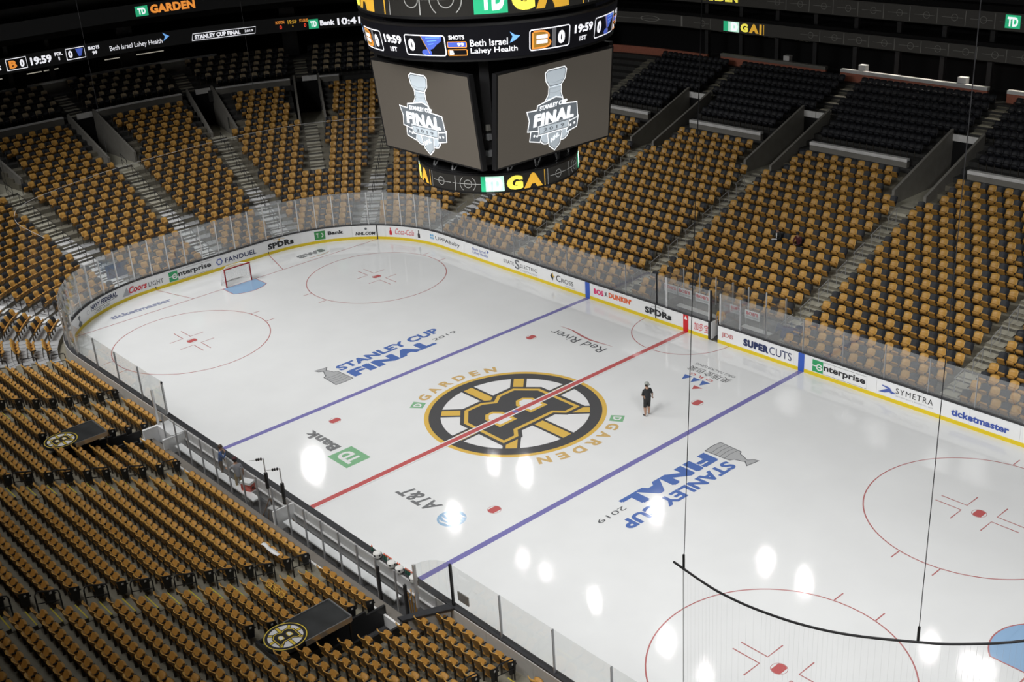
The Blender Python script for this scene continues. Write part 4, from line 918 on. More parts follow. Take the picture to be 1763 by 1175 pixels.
for j in range(4):
    D = 90 * j
    # home box with gold and black block letter
    raw(mring, MAIN, rr_frame(-24.3 + D, -4.9 + D, 18.69, 19.55, .045), L_WHITE)
    on_ring(mring, MAIN, -23.2 + D, -14.2 + D, 18.76, 19.48, text_mesh('B', .1), L_ORG, .02); on_ring(mring, MAIN, -22.4 + D, -15 + D, 18.82, 19.42, text_mesh('B', .05), led('led_gold_deep', (.32, .17, .03), .8), .03); on_ring(mring, MAIN, -21.2 + D, -16.2 + D, 18.95, 19.3, text_mesh('=', .05), L_WHITE, .04)
    on_ring(mring, MAIN, -14 + D, -12 + D, 18.74, 19.5, grid_rect(1), L_GREY)
    mtext('0', -11.1 + D, -7.6 + D, 18.84, 19.37, L_WHITE, .07); mtext('19:59', -2.4 + D, 8.9 + D, 19.11, 19.46, L_WHITE, .045); mtext('1ST', .7 + D, 5.2 + D, 18.78, 18.97, L_WHITE, .03)
    # visitor box with winged note
    raw(mring, MAIN, rr_frame(10.6 + D, 30.5 + D, 18.69, 19.54, .045), L_WHITE); mtext('0', 12.6 + D, 15.9 + D, 18.88, 19.38, L_WHITE, .07)
    b = 10.6 + D + 8.6; mpoly([(b, 19.5), (b + 10, 19.5), (b + 9.3, 19.28), (b + 7.2, 19.15), (b + 5.6, 19.0), (b + 4, 18.95), (b + 4.6, 18.72), (b + 1.6, 18.72), (b + 3.0, 18.9)][::-1], L_BLUE); mpoly([(x, z) for x, z in ROUND(14, 2.4, b + 2.2, 18.84, .12)], L_BLUE, .03)
    for t in range(3): raw(mring, MAIN, stroke([(b + 2.6 + t * .5, 19.42 - t * .13), (b + 9 - t * 1.5, 19.44 - t * .12)], .025), L_LBLUE, .04)
    raw(mring, MAIN, stroke([(b + .2, 19.5), (b + 3.6, 18.8)], [.05, .05]), L_GOLD, .04)
    mtext('SHOTS', 32.2 + D, 38.8 + D, 19.36, 19.53, L_WHITE, .03)
    raw(mring, MAIN, rr_frame(31.2 + D, 39.6 + D, 19.03, 19.28, .03, c=.05), L_ORG); on_ring(mring, MAIN, 31.5 + D, 39.3 + D, 19.06, 19.25, grid_rect(3), L_BLUE, .015); mtext('99', 35.6 + D, 38.4 + D, 19.08, 19.23, L_WHITE, .03)
    raw(mring, MAIN, rr_frame(31.2 + D, 39.6 + D, 18.71, 18.97, .03, c=.05), L_ORG); mtext('B', 31.9 + D, 33.9 + D, 18.75, 18.93, L_WHITE, .05)
    mtext('Beth Israel', 41 + D, 56.6 + D, 19.06, 19.34, L_WHITE, .01); mtext('Lahey Health', 41 + D, 60.6 + D, 18.72, 19.0, L_WHITE, .01)
    a0 = 57.4 + D; mpoly([(a0, 19.12), (a0 + 2.2, 19.2), (a0 + 4.4, 19.38), (a0 + 2.2, 19.42), (a0 + .2, 19.56), (a0 + 1.2, 19.36)], L_LBLUE)
# upper ring
UP = cyl_pt(5.6, 5.6, 20.25, 21.6)
uring = band('upper_ring', 5.6, 5.6, 20.25, 21.6, L_DIM, sb, 96)
for j in range(4): arena_message(uring, UP, -43.8 + 90 * j - 2.5, 20.27, 21.58, 5.6, L_LINE, .72)
for j in range(4): on_ring(uring, UP, -103 + 90 * j, -96 + 90 * j, 20.3, 21.5, grid_rect(4), L_GOLD)
band('ring_trim', 5.62, 5.62, 20.15, 20.25, BODY, sb, 96); band('ring_trim', 5.62, 5.62, 21.6, 21.8, BODY, sb, 96)
mb = SMB(); mb.lathe([(4.6, 18.6), (4.6, 22.2), (3.5, 22.6), (1.0, 22.8)], 32); sbuild(mb, 'core', BODY, sb)
for a in (.8, 2.37, 3.94, 5.5): mb = SMB(); mb.tube([(3 * cos(a), 3 * sin(a), 22.4), (3 * cos(a), 3 * sin(a), 34)], .06); sbuild(mb, 'hanger_cable', STEEL_R, sb)

# ================================================================== LED ribbons along the suite fronts
def ribbon(name, s0, s1, d, z0, z1):
    r = tag(empty(name), kind='structure'); arc_box(mb := MB(), s0, s1, d, d + .15, z0, z1, 0, .15); mb.build('led_panel', L_OFF2 if name[:3] == 'end' else L_DIM, r); return r
def rfn(d, z0): return lambda s, z, off=0: (*op(s, d - .012 - off), z)
def rtext(r, d, body, s0, s1, z0, z1, m, bold=.02):
    mb = MB(); place(mb, text_mesh(body, bold), lambda a, b: (*op(s0 + a * (s1 - s0), d - .05), z0 + b * (z1 - z0))); mb.build('lettering', m, r)
def rpoly(r, d, VF, m, off=.02):
    mb = MB(); place(mb, VF, lambda a, b: (*op(a, d - off), b)); mb.build('display_mark', m, r)
rA = ribbon('suite_ribbon', S_FAR0, -28, 26.5, 10.82, 11.68)
rC = ribbon('upper_ribbon', S_FAR0, -28, 26.5, 12.82, 13.9)
for r_, z0, z1, ss in ((rA, 10.86, 11.64, range(-27, 6, 2)), (rC, 12.88, 13.84, range(-14, 6, 2))):
    for q in ss: 
        if r_ is rA and -20.5 < q < -12: continue
        h = z1 - z0; c = (z0 + z1) / 2
        rpoly(r_, 26.5, (ring2(.2, .23, 18, cx=q, cy=c)), L_DIMLINE); rpoly(r_, 26.5, rect(q + .75, q + .79, z0, z1), L_DIMLINE); rpoly(r_, 26.5, rect(q - .9, q + .6, c - .012, c + .012), L_DIMLINE)
rpoly(rA, 26.5, rect(-18.95, -18.5, 10.87, 11.62), L_GREEN); rpoly(rA, 26.5, rect(-18.5, -17.45, 10.87, 11.62), L_LGREEN, .021); rtext(rA, 26.5, 'D', -18.2, -17.6, 10.95, 11.55, L_WHITE, .05)
rtext(rA, 26.5, 'G', -17.3, -16.6, 10.95, 11.58, L_YEL, .08); rtext(rA, 26.5, 'A', -16.5, -15.6, 10.93, 11.6, L_GOLD, .09); rpoly(rA, 26.5, rect(-15.55, -15.35, 10.87, 11.62), L_GOLD); rpoly(rA, 26.5, rect(-15.2, -15.14, 10.87, 11.62), L_GOLD)
rpoly(rC, 26.5, rect(3.45, 4.45, 13.0, 13.82), L_GREEN); rtext(rC, 26.5, 'TD', 3.6, 4.3, 13.12, 13.7, L_WHITE, .05); rtext(rC, 26.5, 'GARDEN', 4.7, 8.6, 13.05, 13.8, L_YEL, .06); rtext(rC, 26.5, 'GARDEN', -21.6, -17.6, 13.05, 13.75, L_YEL, .06)
SR = lambda y: S_END0 - CY + y          # end straight: y -> s (valid past the corner start too, on the curve below)
def s_of(x, y, d):
    """s of a point that lies at offset d"""
    best = min(((op(s, d)[0] - x) ** 2 + (op(s, d)[1] - y) ** 2, s) for s in np.arange(-56, -20, .02)); return best[1]
rB = ribbon('end_ribbon', -28, S_END1 - 12, 26.0, 10.78, 11.98)
rD = ribbon('end_upper_ribbon', -28, S_END1 - 12, 26.0, 13.3, 14.5)
KQ = (RR + 26) / RR
def q_of(x, y): s = s_of(x, y, 26); return s - (S_END0 - CY) if s < S_END0 else CY + (s - S_END0) * KQ
def qs(q): return S_END0 - CY + q if q < CY else S_END0 + (q - CY) / KQ     # true length along the ribbon -> s
def bt(body, q0, q1, z0, z1, m, bold=.02, r=rB):
    mb = MB(); place(mb, text_mesh(body, bold), lambda a, b: (*op(qs(q0 + a * (q1 - q0)), 25.95), z0 + b * (z1 - z0))); mb.build('lettering', m, r)
def bp(VF, m, r=rB, off=.03):
    mb = MB(); place(mb, VF, lambda a, b: (*op(qs(a), 26 - off), b)); mb.build('display_mark', m, r)
s1 = q_of(-56.48, -.1); sB = q_of(-55.75, 11.5); sS0 = q_of(-55.23, 13.6); sS1 = q_of(-53.4, 18.75); sT = q_of(-51.2, 22.7); s10 = q_of(-48.33, 26.7); sBo = q_of(-52.49, 20.54)
def box_frame(q0, q1, z0, z1): bp(stroke([(q0, z0), (q0, z1), (q1, z1), (q1, z0), (q0, z0)], .06), L_WHITE)
L0 = s1 - .9
box_frame(L0 - .75, L0 + .85, 11.0, 11.85); bt('0', L0 + .3, L0 + .65, 11.12, 11.7, L_WHITE, .05); bt('S', L0 - 1.5, L0 - 1.2, 11.15, 11.5, L_WHITE); bt('B', L0 - .55, L0 + .05, 11.12, 11.72, L_ORG, .05)
e = L0 + 1.15; bt('19:59', e, e + 1.7, 11.08, 11.7, L_WHITE, .04); bt('PER.', e + 2.0, e + 2.65, 11.48, 11.75, L_WHITE, .03); bt('1', e + 2.25, e + 2.36, 11.12, 11.38, L_WHITE, .03)
box_frame(e + 2.95, e + 4.5, 11.0, 11.85); bt('0', e + 3.1, e + 3.45, 11.12, 11.7, L_WHITE, .05); bp(poly2([(e + 3.75, 11.75), (e + 3.95, 11.15), (e + 4.15, 11.15), (e + 4.4, 11.75)]), L_BLUE)
bt('SHOTS', e + 4.8, e + 5.75, 11.48, 11.75, L_WHITE, .04); bt('99', e + 5.1, e + 5.5, 11.08, 11.36, L_WHITE, .03)
bt('Beth Israel Lahey Health', e + 6.6, sB - .4, 11.0, 11.5, L_WHITE, 0); bp(poly2([(sB - .3, 11.25), (sB + .25, 11.6), (sB - .3, 11.95), (sB - .1, 11.6)]), L_LBLUE)
bp(stroke([(sS0, 10.95), (sS0 + .12, 11.5), (sS1, 11.5), (sS1 - .12, 10.95), (sS0, 10.95)], .05), L_WHITE); bt('STANLEY CUP FINAL', sS0 + .25, sS1 - 1.35, 11.04, 11.38, L_WHITE, .05); bt('2019', sS1 - 1.0, sS1 - .25, 11.12, 11.32, L_WHITE, .02)
bt('BOSTON', sBo - .3, sBo + .45, 11.5, 11.75, L_ORG, .02); bt('0', sBo, sBo + .2, 11.05, 11.38, L_RED, .03); bt('19:59', sBo + .75, sBo + 1.5, 11.42, 11.75, L_GOLD, .02); bt('1', sBo + 1.1, sBo + 1.18, 11.15, 11.3, L_GOLD); bt('ST.LOUIS', sBo + 1.75, sBo + 2.5, 11.5, 11.75, L_ORG, .02); bt('0', sBo + 2.1, sBo + 2.3, 11.05, 11.38, L_RED, .03)
bp(rect(sT, sT + .85, 10.85, 11.65), L_GREEN); bt('TD', sT + .15, sT + .7, 11.0, 11.5, L_WHITE, .05); bt('Bank', sT + 1.0, sT + 2.25, 11.05, 11.5, L_WHITE, .05); bt('10:41', sT + 2.5, sT + 4.5, 10.98, 11.58, L_WHITE, .03)
sg = q_of(-56.14, 9.4)
bp(rect(sg, sg + 1.05, 13.5, 14.3), L_GREEN, rD); bt('TD', sg + .2, sg + .85, 13.64, 14.16, L_WHITE, .06, rD); bt('GARDEN', sg + 1.25, sg + 5.0, 13.6, 14.3, L_ORG, .06, rD); bt('GA', sg + 1.25, sg + 2.5, 13.6, 14.3, L_GOLD, .06, rD) if False else None
# plain section plaques on the end fascia
for (x, y, n) in ((-56.4, 6.73, '7'), (-54.4, 16.24, '8'), (-49.7, 24.97, '9')):
    q = q_of(x, y); pl = tag(empty('section_plaque'), kind='structure'); bp(rect(q - .28, q + .28, 8.75, 9.3), CURB, pl, .03); bt(n, q - .12, q + .12, 8.85, 9.2, BLACK, .03, pl)
# ================================================================== goal, benches, penalty box, netting
goal = thing('hockey_goal', 'red framed hockey goal with white net at the end of the ice', 'goal', (-27.13, 0, 0))
REDP = mat('goal_red', srgb(150, 30, 34), .35); NETW = mat('net_white', (.75, .75, .74), .7)
for y in (-.93, .93): MB().tube([(0, y, 0), (0, y, 1.22)], .045, 8).build('goal_post', REDP, goal)
MB().tube([(0, -.97, 1.22), (0, .97, 1.22)], .045, 8).build('crossbar', REDP, goal)
hoop = [(0, -.93), (-.5, -1.08), (-.95, -.75), (-1.05, 0), (-.95, .75), (-.5, 1.08), (0, .93)]
MB().tube([(x, y, .04) for x, y in hoop], .035, 6).build('base_frame', NETW, goal)
MB().tube([(0, -.93, 1.22), (-.5, -.55, 1.2), (-.62, 0, 1.2), (-.5, .55, 1.2), (0, .93, 1.22)], .03, 6).build('top_frame', NETW, goal)
mb = MB(); n = 22
def net_pt(t, v):
    i = t * (len(hoop) - 1); k = min(int(i), len(hoop) - 2); f = i - k; bx = hoop[k][0] + (hoop[k + 1][0] - hoop[k][0]) * f; by = hoop[k][1] + (hoop[k + 1][1] - hoop[k][1]) * f
    tx, ty = bx * .58, by * .9 if abs(bx) < .6 else by * .75; return (bx + (tx - bx) * v, by + (ty - by) * v, .05 + 1.14 * v)
for i in range(n * 2 + 1): mb.tube([net_pt(i / (2 * n), v) for v in (0, .5, 1)], .006, 3)
for j in range(1, 12): mb.tube([net_pt(i / 16, j / 12) for i in range(17)], .006, 3)
for i in range(-9, 10): mb.tube([(0, i * .1, 1.22), (-.6 + abs(i) * .01, i * .07, 1.2)], .006, 3)
tag(mb.build('net', NETW, goal), kind='stuff')
mb = MB(); mb.add([net_pt(i / 16, v) for i in range(17) for v in (0, 1)], [(2 * i, 2 * i + 2, 2 * i + 3, 2 * i + 1) for i in range(16)]); mb.build('back_net', glass_mat('net_haze', (1, 1, 1), .28, 0.), goal)

# team benches
bench_area = tag(empty('bench_floor'), kind='structure')
RUBBER = mat('rubber_floor', (.05, .05, .052), .8, noise=.2); LEDGE = mat('ledge_taupe', (.17, .155, .135), .75, noise=.1, nscale=2); INW = mat('bench_wall', (.52, .52, .52), .5, noise=.1, nscale=1)
MB().box(-10.9, 10.9, -14.25, -13.2, -.04, .1).build('rubber_mat', RUBBER, bench_area); MB().box(-10.9, 10.9, -14.75, -14.25, -.04, .42).build('rear_ledge', LEDGE, bench_area)
MB().box(-10.9, 10.9, -14.84, -14.75, -.04, .55).build('ledge_trim', CURB, bench_area)
for x in (-10.9,): pass
MB().box(-10.75, -9.1, -13.95, -13.3, .1, 1.0).build('bench_door_wall', WHITE, bench_area); MB().box(-10.75, -10.6, -14.7, -13.95, .1, 1.0).build('bench_door_wall', WHITE, bench_area)
MB().box(-9.15, -9.05, -14.45, -13.4, .1, .95).build('bench_door_wall', WHITE, bench_area)
MB().box(.62, .70, -14.3, -13.25, .1, 1.08).build('divider_wall', WHITE, bench_area)
MB().hexa([(10.35, -14.9, .1), (10.5, -14.9, .1), (11.25, -13.25, .1), (11.1, -13.25, .1)], [(10.35, -14.9, 1.0), (10.5, -14.9, 1.0), (11.25, -13.25, 1.0), (11.1, -13.25, 1.0)]).build('bench_end_wall', BACKB, bench_area)
MB().hexa([(10.3, -14.95, 1.0), (10.6, -14.95, 1.0), (11.4, -13.2, 1.0), (11.0, -13.2, 1.0)], [(10.3, -14.95, 1.085), (10.6, -14.95, 1.085), (11.4, -13.2, 1.085), (11.0, -13.2, 1.085)]).build('cap_rail', CAP, bench_area)
for i in range(17): MB().box(-10.85 + 1.25 * i, -9.63 + 1.25 * i, -13.27, -13.2, .12, 1.03).build('inner_panel', INW, bench_area)
MB().box(-10.9, 10.4, -13.36, -13.27, .55, .6).build('inner_shelf', INW, bench_area)
def bench(x0, x1, lab):
    b = thing('players_bench', lab, 'bench', ((x0 + x1) / 2, -13.82, .1), 0, 'long players benches'); L_ = (x1 - x0) / 2
    MB().box(-L_, L_, -.17, .17, .36, .43).build('seat_board', WHITE, b)
    for i in range(5): x = -L_ + .3 + (2 * L_ - .6) * i / 4; MB().box(x - .04, x + .04, -.12, .12, 0, .36).build('leg', DARK, b)
bench(-8.9, -1.6, 'long white players bench beside the man in blue'); bench(.85, 8.75, 'long white players bench in front of the bottle row')
bg = tag(empty('bench_glass'), kind='structure'); GLASS_C = glass_mat('bench_glass_clear', (.97, .975, .975), .01, .35)
xs = [-9.2 + 1.235 * i for i in range(16)]
for i, x in enumerate(xs):
    if x > 9.4: continue
    MB().box(x - .028, x + .028, -14.24, -14.18, .42, 2.25).build('glass_post', GREYP, bg)
    if i < len(xs) - 1 and xs[i + 1] < 9.4: MB().box(x + .03, xs[i + 1] - .03, -14.216, -14.204, .5, 2.15).build('glass_pane', GLASS_C, bg)
for x in (8.2, 9.9): MB().box(x - .05, x + .05, -14.27, -14.17, .1, 1.9).build('gate_post', BLKMET, bg)
# gangway covers with the round club emblem
LOGO_Y = mat('emblem_yellow', srgb(222, 196, 70), .5); LOGO_W = mat('emblem_white', (.72, .72, .74), .5); TARP = mat('cover_black', (.035, .037, .038), .38, noise=.35, nscale=1.5)
for n, (x0, x1, y0, y1, zt, lab) in enumerate(((9.25, 10.65, -17.05, -18.9, 2.42, 'black gangway cover with round spoked emblem beside the second bench'), (-10.95, -9.3, -16.9, -18.4, 2.32, 'black gangway cover with round spoked emblem behind the first bench'))):
    cx, cy = (x0 + x1) / 2, (y0 + y1) / 2
    cv = thing('gangway_cover', lab, 'canopy', (cx, cy, zt - .12), 0, 'emblem covers over the bench gangways')
    MB().box(x0 - cx, x1 - cx, y1 - cy, y0 - cy, 0, .12).build('roof_panel', TARP, cv)
    mb = MB(); mb.box(x0 - cx - .04, x0 - cx, y1 - cy, y0 - cy, -.05, .16); mb.box(x1 - cx, x1 - cx + .04, y1 - cy, y0 - cy, -.05, .16); mb.box(x0 - cx, x1 - cx, y0 - cy, y0 - cy + .05, -.05, .17); mb.build('metal_edge', STEEL, cv)
    r = .74; ec = (-.05, y1 - cy - .32)
    MB().lathe([(r * 1.03, -.02), (r * 1.03, .12)], 48, (ec[0], ec[1], 0)).build('emblem_board', TARP, cv)
    wheel(cv, lambda a, b, l: (ec[0] - a, ec[1] - b, .124 + .0016 * l), r, (LOGO_Y, mat('emblem_black', (.02, .02, .022), .5), LOGO_W), .001)
    for sx in (x0 - cx + .04, x1 - cx - .04):
        for sy in (y0 - cy - .05, y1 - cy + .05): zf = floor_z(-HY - (cy + sy)); MB().box(sx - .03, sx + .03, sy - .03, sy + .03, min(0, zf - zt + .12), 0).build('support', BLKMET, cv)
pw = tag(empty('gangway'), kind='structure')
for (a, b, y0, y1) in PASS:
    MB().box(a, b, y1, y0, -.04, .06).build('gangway_floor', RUBBER, pw)
    for x in (a, b):
        for q in range(6):
            ya = y0 + (y1 - y0) * q / 6; yb = y0 + (y1 - y0) * (q + 1) / 6; z = floor_z(-HY - ya); MB().box(x - .05, x + .05, yb, ya, 0, z + .55).build('gangway_wall', DARK, pw)
    MB().box(a, b, y1 - .1, y1, 0, floor_z(-HY - y1) + .3).build('gangway_wall', DARK, pw)
# small bench gear
GRNB = mat('bottle_green', (.03, .13, .09), .35); CAPO = mat('bottle_cap_orange', (.75, .12, .05), .4)
bx = [6.15, 6.98, 7.1, 7.22, 7.34, 7.46, 7.86, 7.98, 8.38, 8.5, 8.62, 8.74]
for i, x in enumerate(bx):
    b = thing('water_bottle', 'green bottle with orange cap on the bench ledge, %s along the row' % ordw(i + 1), 'bottle', (x, -13.08, 1.085), 0, 'bottles on the bench ledge')
    MB().lathe([(.045, 0), (.045, .17), (.035, .2)], 10).build('bottle_body', GRNB if i % 4 != 3 else PAPER, b); MB().lathe([(.036, .2), (.036, .235), (.012, .25), (.01, .28)], 10).build('bottle_cap', CAPO, b)
for i, x in enumerate((6.68, 7.6, 8.12, 9.0)):
    b = thing('bottle_carrier', 'white bottle carrier with dark holes on the bench ledge, %s from the mic stands' % ordw(i + 1), 'carrier', (x, -13.2, 1.085), .3 * i, 'bottle carriers on the bench ledge')
    MB().lathe([(.12, 0), (.17, .06), (.17, .2), (.13, .24), (.06, .25)], 14).build('carrier_body', PAPER, b)
    for k in range(5): a = k * 1.25; MB().ell((.15 * cos(a), .15 * sin(a), .15), (.045, .045, .05), 8, 5).build('hole', DARK, b)
b = thing('stick_bundle', 'bundle of yellow hockey sticks standing at the bench exit', 'sticks', (9.62, -13.75, .1), 0)
for k in range(7): a = k * .9; mb = MB(); mb.tube([(.1 * cos(a), .1 * sin(a), 0), (.16 * cos(a), .16 * sin(a), 1.0)], .018, 5); mb.tube([(.16 * cos(a), .16 * sin(a), 1.0), (.26 * cos(a), .26 * sin(a), 1.05)], .03, 5); mb.build('stick', mat('stick_gold', (.5, .26, .05), .5), b)
b = thing('drink_cooler', 'red and white drink cooler on the bench near the man in grey', 'cooler', (-2.62, -13.62, .62), .4)
MB().box(-.26, .26, -.17, .17, -.1, .25).build('cooler_body', mat('cooler_red', (.5, .05, .03), .4), b); MB().box(-.28, .28, -.19, .19, .25, .36).build('cooler_lid', WHITE, b); MB().box(.26, .3, -.05, .05, .02, .1).build('spout', DARK, b)
MB().box(-2.95, -2.3, -13.85, -13.4, .1, .52).build('gear_shelf', INW, bench_area)
def mic(x, y, h, pad0, pad1, lab):
    m = thing('mic_stand', lab, 'stand', (x, y, .1), 0, 'tall padded stands on the bench')
    for k in range(3): a = k * 2.1 + .4; MB().tube([(0, 0, .75), (.42 * cos(a), .42 * sin(a), 0)], .022, 6).build('leg', mat('leg_wood', (.16, .09, .05), .6), m)
    MB().tube([(0, 0, .1), (0, 0, h)], .028, 8).build('pole', STEEL_R, m); MB().tube([(0, 0, pad0), (0, 0, pad1)], .085, 10).build('foam_pad', DARK, m)
    pts = [(0, 0, h - .02), (-.35, -.02, h - .22), (-.75, -.03, h - .38), (-1.3, -.05, h - .62)]
    arm = MB().tube(pts, .012, 5).build('boom_arm', STEEL_R, m)
    for q in (.2, .42, .6): p = np.array(pts[0]) + (np.array(pts[2]) - np.array(pts[0])) * q * 1.3; MB().ell(p, (.06, .05, .07), 8, 5).build('clamp', DARK, arm)
mic(-.78, -13.6, 2.72, 1.25, 2.0, 'padded mic stand with clamps on its boom, beside the man in grey'); mic(.45, -13.55, 2.7, .95, 1.95, 'padded mic stand next to the white bench divider')
b = thing('rink_stool', 'small brown wooden stool beside the mic stands', 'stool', (-.1, -13.85, .1), .2)
MB().box(-.2, .2, -.16, .16, .62, .66).build('stool_seat', INW, b)
for sx in (-1, 1):
    for sy in (-1, 1): MB().tube([(sx * .15, sy * .11, .62), (sx * .22, sy * .18, 0)], .018, 5).build('leg', MATS['leg_wood'], b)
b = thing('towel', 'white cloth strip lying over the yellow seat tops near the aisle', 'cloth', (3.75, -16.18, 1.52), 0)
mb = MB(); V = []; F = []
for i in range(9):
    x = -.62 + 1.24 * i / 8; z = .05 + .02 * sin(i * 1.7); V += [(x, -.1 + .03 * sin(i), z), (x, .06 + .02 * sin(i * 1.3), z + .03), (x, .06 + .02 * sin(i * 1.3), z + .015), (x, -.1 + .03 * sin(i), z - .015)]
for i in range(8):
    for k in range(4): F.append((4 * i + k, 4 * i + 4 + k, 4 * i + 4 + (k + 1) % 4, 4 * i + (k + 1) % 4))
mb.add(V, F); mb.build('cloth_strip', WHITE, b, True)
b = thing('rope_coil', 'yellow rope coiled over the seat backs beyond the aisle', 'rope', (6.95, -17.82, 1.98), 0)
for k in range(4): MB().tube([(-.5 + .28 * k + .16 * cos(t), .12 * sin(t), .1 + .05 * sin(3 * t)) for t in np.linspace(0, 2 * pi, 14)[:-1]], .018, 5, close=True).build('rope_loop', mat('rope_yellow', (.70, .44, .07), .6), b)
b = thing('wall_vent', 'small grey square sign fixed to the near rink glass', 'sign', (11.75, -13.0, 1.38), 0)
MB().box(-.3, .3, -.01, .03, 0, .38).build('sign_plate', mat('plate_grey', (.34, .33, .31), .6), b)
b = thing('blue_tarp', 'blue cloth draped over the low barrier in the aisle', 'cloth', (5.5, 15.0, .35), 0)
mb = MB(); V = []; F = []
for i in range(7):
    for j, (y, z) in enumerate(((-.35, .25), (-.1, .75), (.05, .8), (.3, .4))): V.append((-.75 + .25 * i, y + .04 * sin(i * 2 + j), z + .05 * sin(i * 1.5 + j)))
for i in range(6):
    for j in range(3): a = 4 * i + j; F.append((a, a + 4, a + 5, a + 1))
mb.add(V, F); mb.build('draped_cloth', mat('cloth_blue', (.05, .07, .15), .7, noise=.3), b, True); MB().box(-.7, .7, -.03, .03, 0, .72).build('barrier', WALLG, b)
b = thing('blue_banner', 'blue banner hung over the lowest rail of the far corner', 'banner', (-33.3, -5.5, .55), radians(95))
MB().box(-.75, .75, -.02, .02, 0, 1.0).build('banner_cloth', mat('banner_blue', (.04, .08, .2), .6, noise=.2), b); MB().tube([(-.85, 0, 1.02), (.85, 0, 1.02)], .03).build('rail', BLKMET, b)

# penalty boxes on the far side
pb = tag(empty('penalty_box'), kind='structure')
MB().box(-3.4, 5.2, 13.2, 15.35, -.04, .12).build('box_floor', RUBBER, pb); MB().box(-3.4, 5.2, 15.35, 15.45, 0, 1.0).build('back_wall', WALLG, pb)
for x in (-2.3, 1.5, 2.3, 5.1): MB().box(x - .04, x + .04, 13.25, 15.35, .12, .95).build('side_wall', WALLG, pb); MB().box(x - .008, x + .008, 13.25, 15.3, .95, 2.6).build('glass_pane', GLASS, pb)
for x0, x1 in ((-2.1, 1.3), (2.6, 4.9)): MB().box(x0, x1, 14.55, 14.9, .5, .56).build('bench_board', PAPER, pb); MB().box(x0 + .1, x1 - .1, 14.65, 14.8, .12, .5).build('bench_base', DARK, pb)
for x in (-2.2, -1.0, .2, 1.4, 2.5, 3.7, 5.0): MB().box(x - .03, x + .03, 15.3, 15.36, .95, 2.6).build('glass_post', CHROME, pb)
for a, b_ in ((-2.2, -1.0), (-1.0, .2), (.2, 1.4), (2.5, 3.7), (3.7, 5.0)): MB().box(a + .03, b_ - .03, 15.32, 15.335, .95, 2.55).build('glass_pane', GLASS_C, pb)
MB().hexa([(1.72, 13.0, .05), (1.80, 13.0, .05), (1.80, 13.75, .05), (1.72, 13.75, .05)], [(1.72, 13.0, 1.05), (1.80, 13.0, 1.05), (1.80, 13.75, 1.05), (1.72, 13.75, 1.05)]).build('open_gate', WHITE, pb)
BOBR = ink('furniture_red', 212, 60, 70)
for i, (x0, x1, z0, z1) in enumerate(((-3.4, -2.38, 1.0, 1.5), (-2.3, -1.3, 1.0, 1.5), (-1.0, .1, 1.0, 1.5), (1.5, 2.3, .98, 1.45), (2.55, 3.55, .92, 1.42))):
    g = tag(empty('ad_board'), kind='structure'); MB().box(x0, x1, 14.95, 14.99, z0, z1).build('ad_panel', WHITE, g)
    for body, za, zb, bold in (("BOB'S", z0 + .24, z1 - .05, .08), ('DISCOUNT FURNITURE', z0 + .08, z0 + .18, .0)):
        mb = MB(); place(mb, text_mesh(body, bold), lambda a, b2: (x0 + .08 + a * (x1 - x0 - .16), 14.94, za + b2 * (zb - za))); mb.build('lettering', BOBR if bold else GRYK, g)
    MB().box(x0, x0 + .03, 14.99, 15.02, .12, z1).build('ad_support', GREYP, g); MB().box(x1 - .03, x1, 14.99, 15.02, .12, z1).build('ad_support', GREYP, g)

# safety netting at the near corner
nt_ = thing('safety_netting', 'fine safety netting on a curved black pipe hung at the rink corner', 'netting', (26, -11, 0))
BP = [(21.84, -13.05), (22.29, -13.12), (23.04, -13.23), (23.74, -13.28), (24.75, -13.21), (25.99, -12.93), (27.15, -12.43), (28.48, -11.54), (29.28, -10.89), (30.33, -9.7), (31.0, -8.3), (31.3, -6.3), (31.3, 0), (31.3, 6)]
def cr(P, n=5):
    out = []
    for i in range(len(P) - 1):
        p0, p1, p2, p3 = [np.array(P[max(0, min(len(P) - 1, i + k))], float) for k in (-1, 0, 1, 2)]
        for j in range(n): t = j / n; out.append(.5 * ((2 * p1) + (p2 - p0) * t + (2 * p0 - 5 * p1 + 4 * p2 - p3) * t * t + (3 * p1 - p0 - 3 * p2 + p3) * t ** 3))
    out.append(np.array(P[-1], float)); return out
BC = cr(BP)
MB().tube([(p[0] - 26, p[1] + 11, 8.0) for p in BC], .034, 8).build('pipe', DARK, nt_)
NETM = glass_mat('netting_haze', (.955, .955, .955), .03, 0.)
i0 = next(i for i, p in enumerate(BC) if p[0] > 22.2)
mb = MB(); V = []; F = []
for p in BC[i0:]: V += [(p[0] - 26, p[1] + 11, 7.96), (p[0] - 26, p[1] + 11, Z_SIDE)]
for i in range(len(BC) - i0 - 1): F.append((2 * i, 2 * i + 1, 2 * i + 3, 2 * i + 2))
mb.add(V, F); mb.build('net_sheet', NETM, nt_)
mb = MB(); tot = 0
for a, b_ in zip(BC[i0:], BC[i0 + 1:]):
    L_ = np.linalg.norm(b_ - a); n = max(1, int(L_ / .12))
    for j in range(n): p = a + (b_ - a) * j / n; mb.add([(p[0] - 26 - .001, p[1] + 11, 7.95), (p[0] - 26 + .001, p[1] + 11, 7.95), (p[0] - 26 + .001, p[1] + 11.004, Z_SIDE), (p[0] - 26 - .001, p[1] + 11.004, Z_SIDE)], [(0, 1, 2, 3)])
tag(mb.build('net_strands', mat('strand_grey', (.6, .6, .6), .8), nt_), kind='stuff')
MB().tube([(22.22 - 26, -13.09 + 11, 8), (22.22 - 26, -13.09 + 11, Z_SIDE)], .012, 5).build('edge_cord', STEEL_R, nt_)
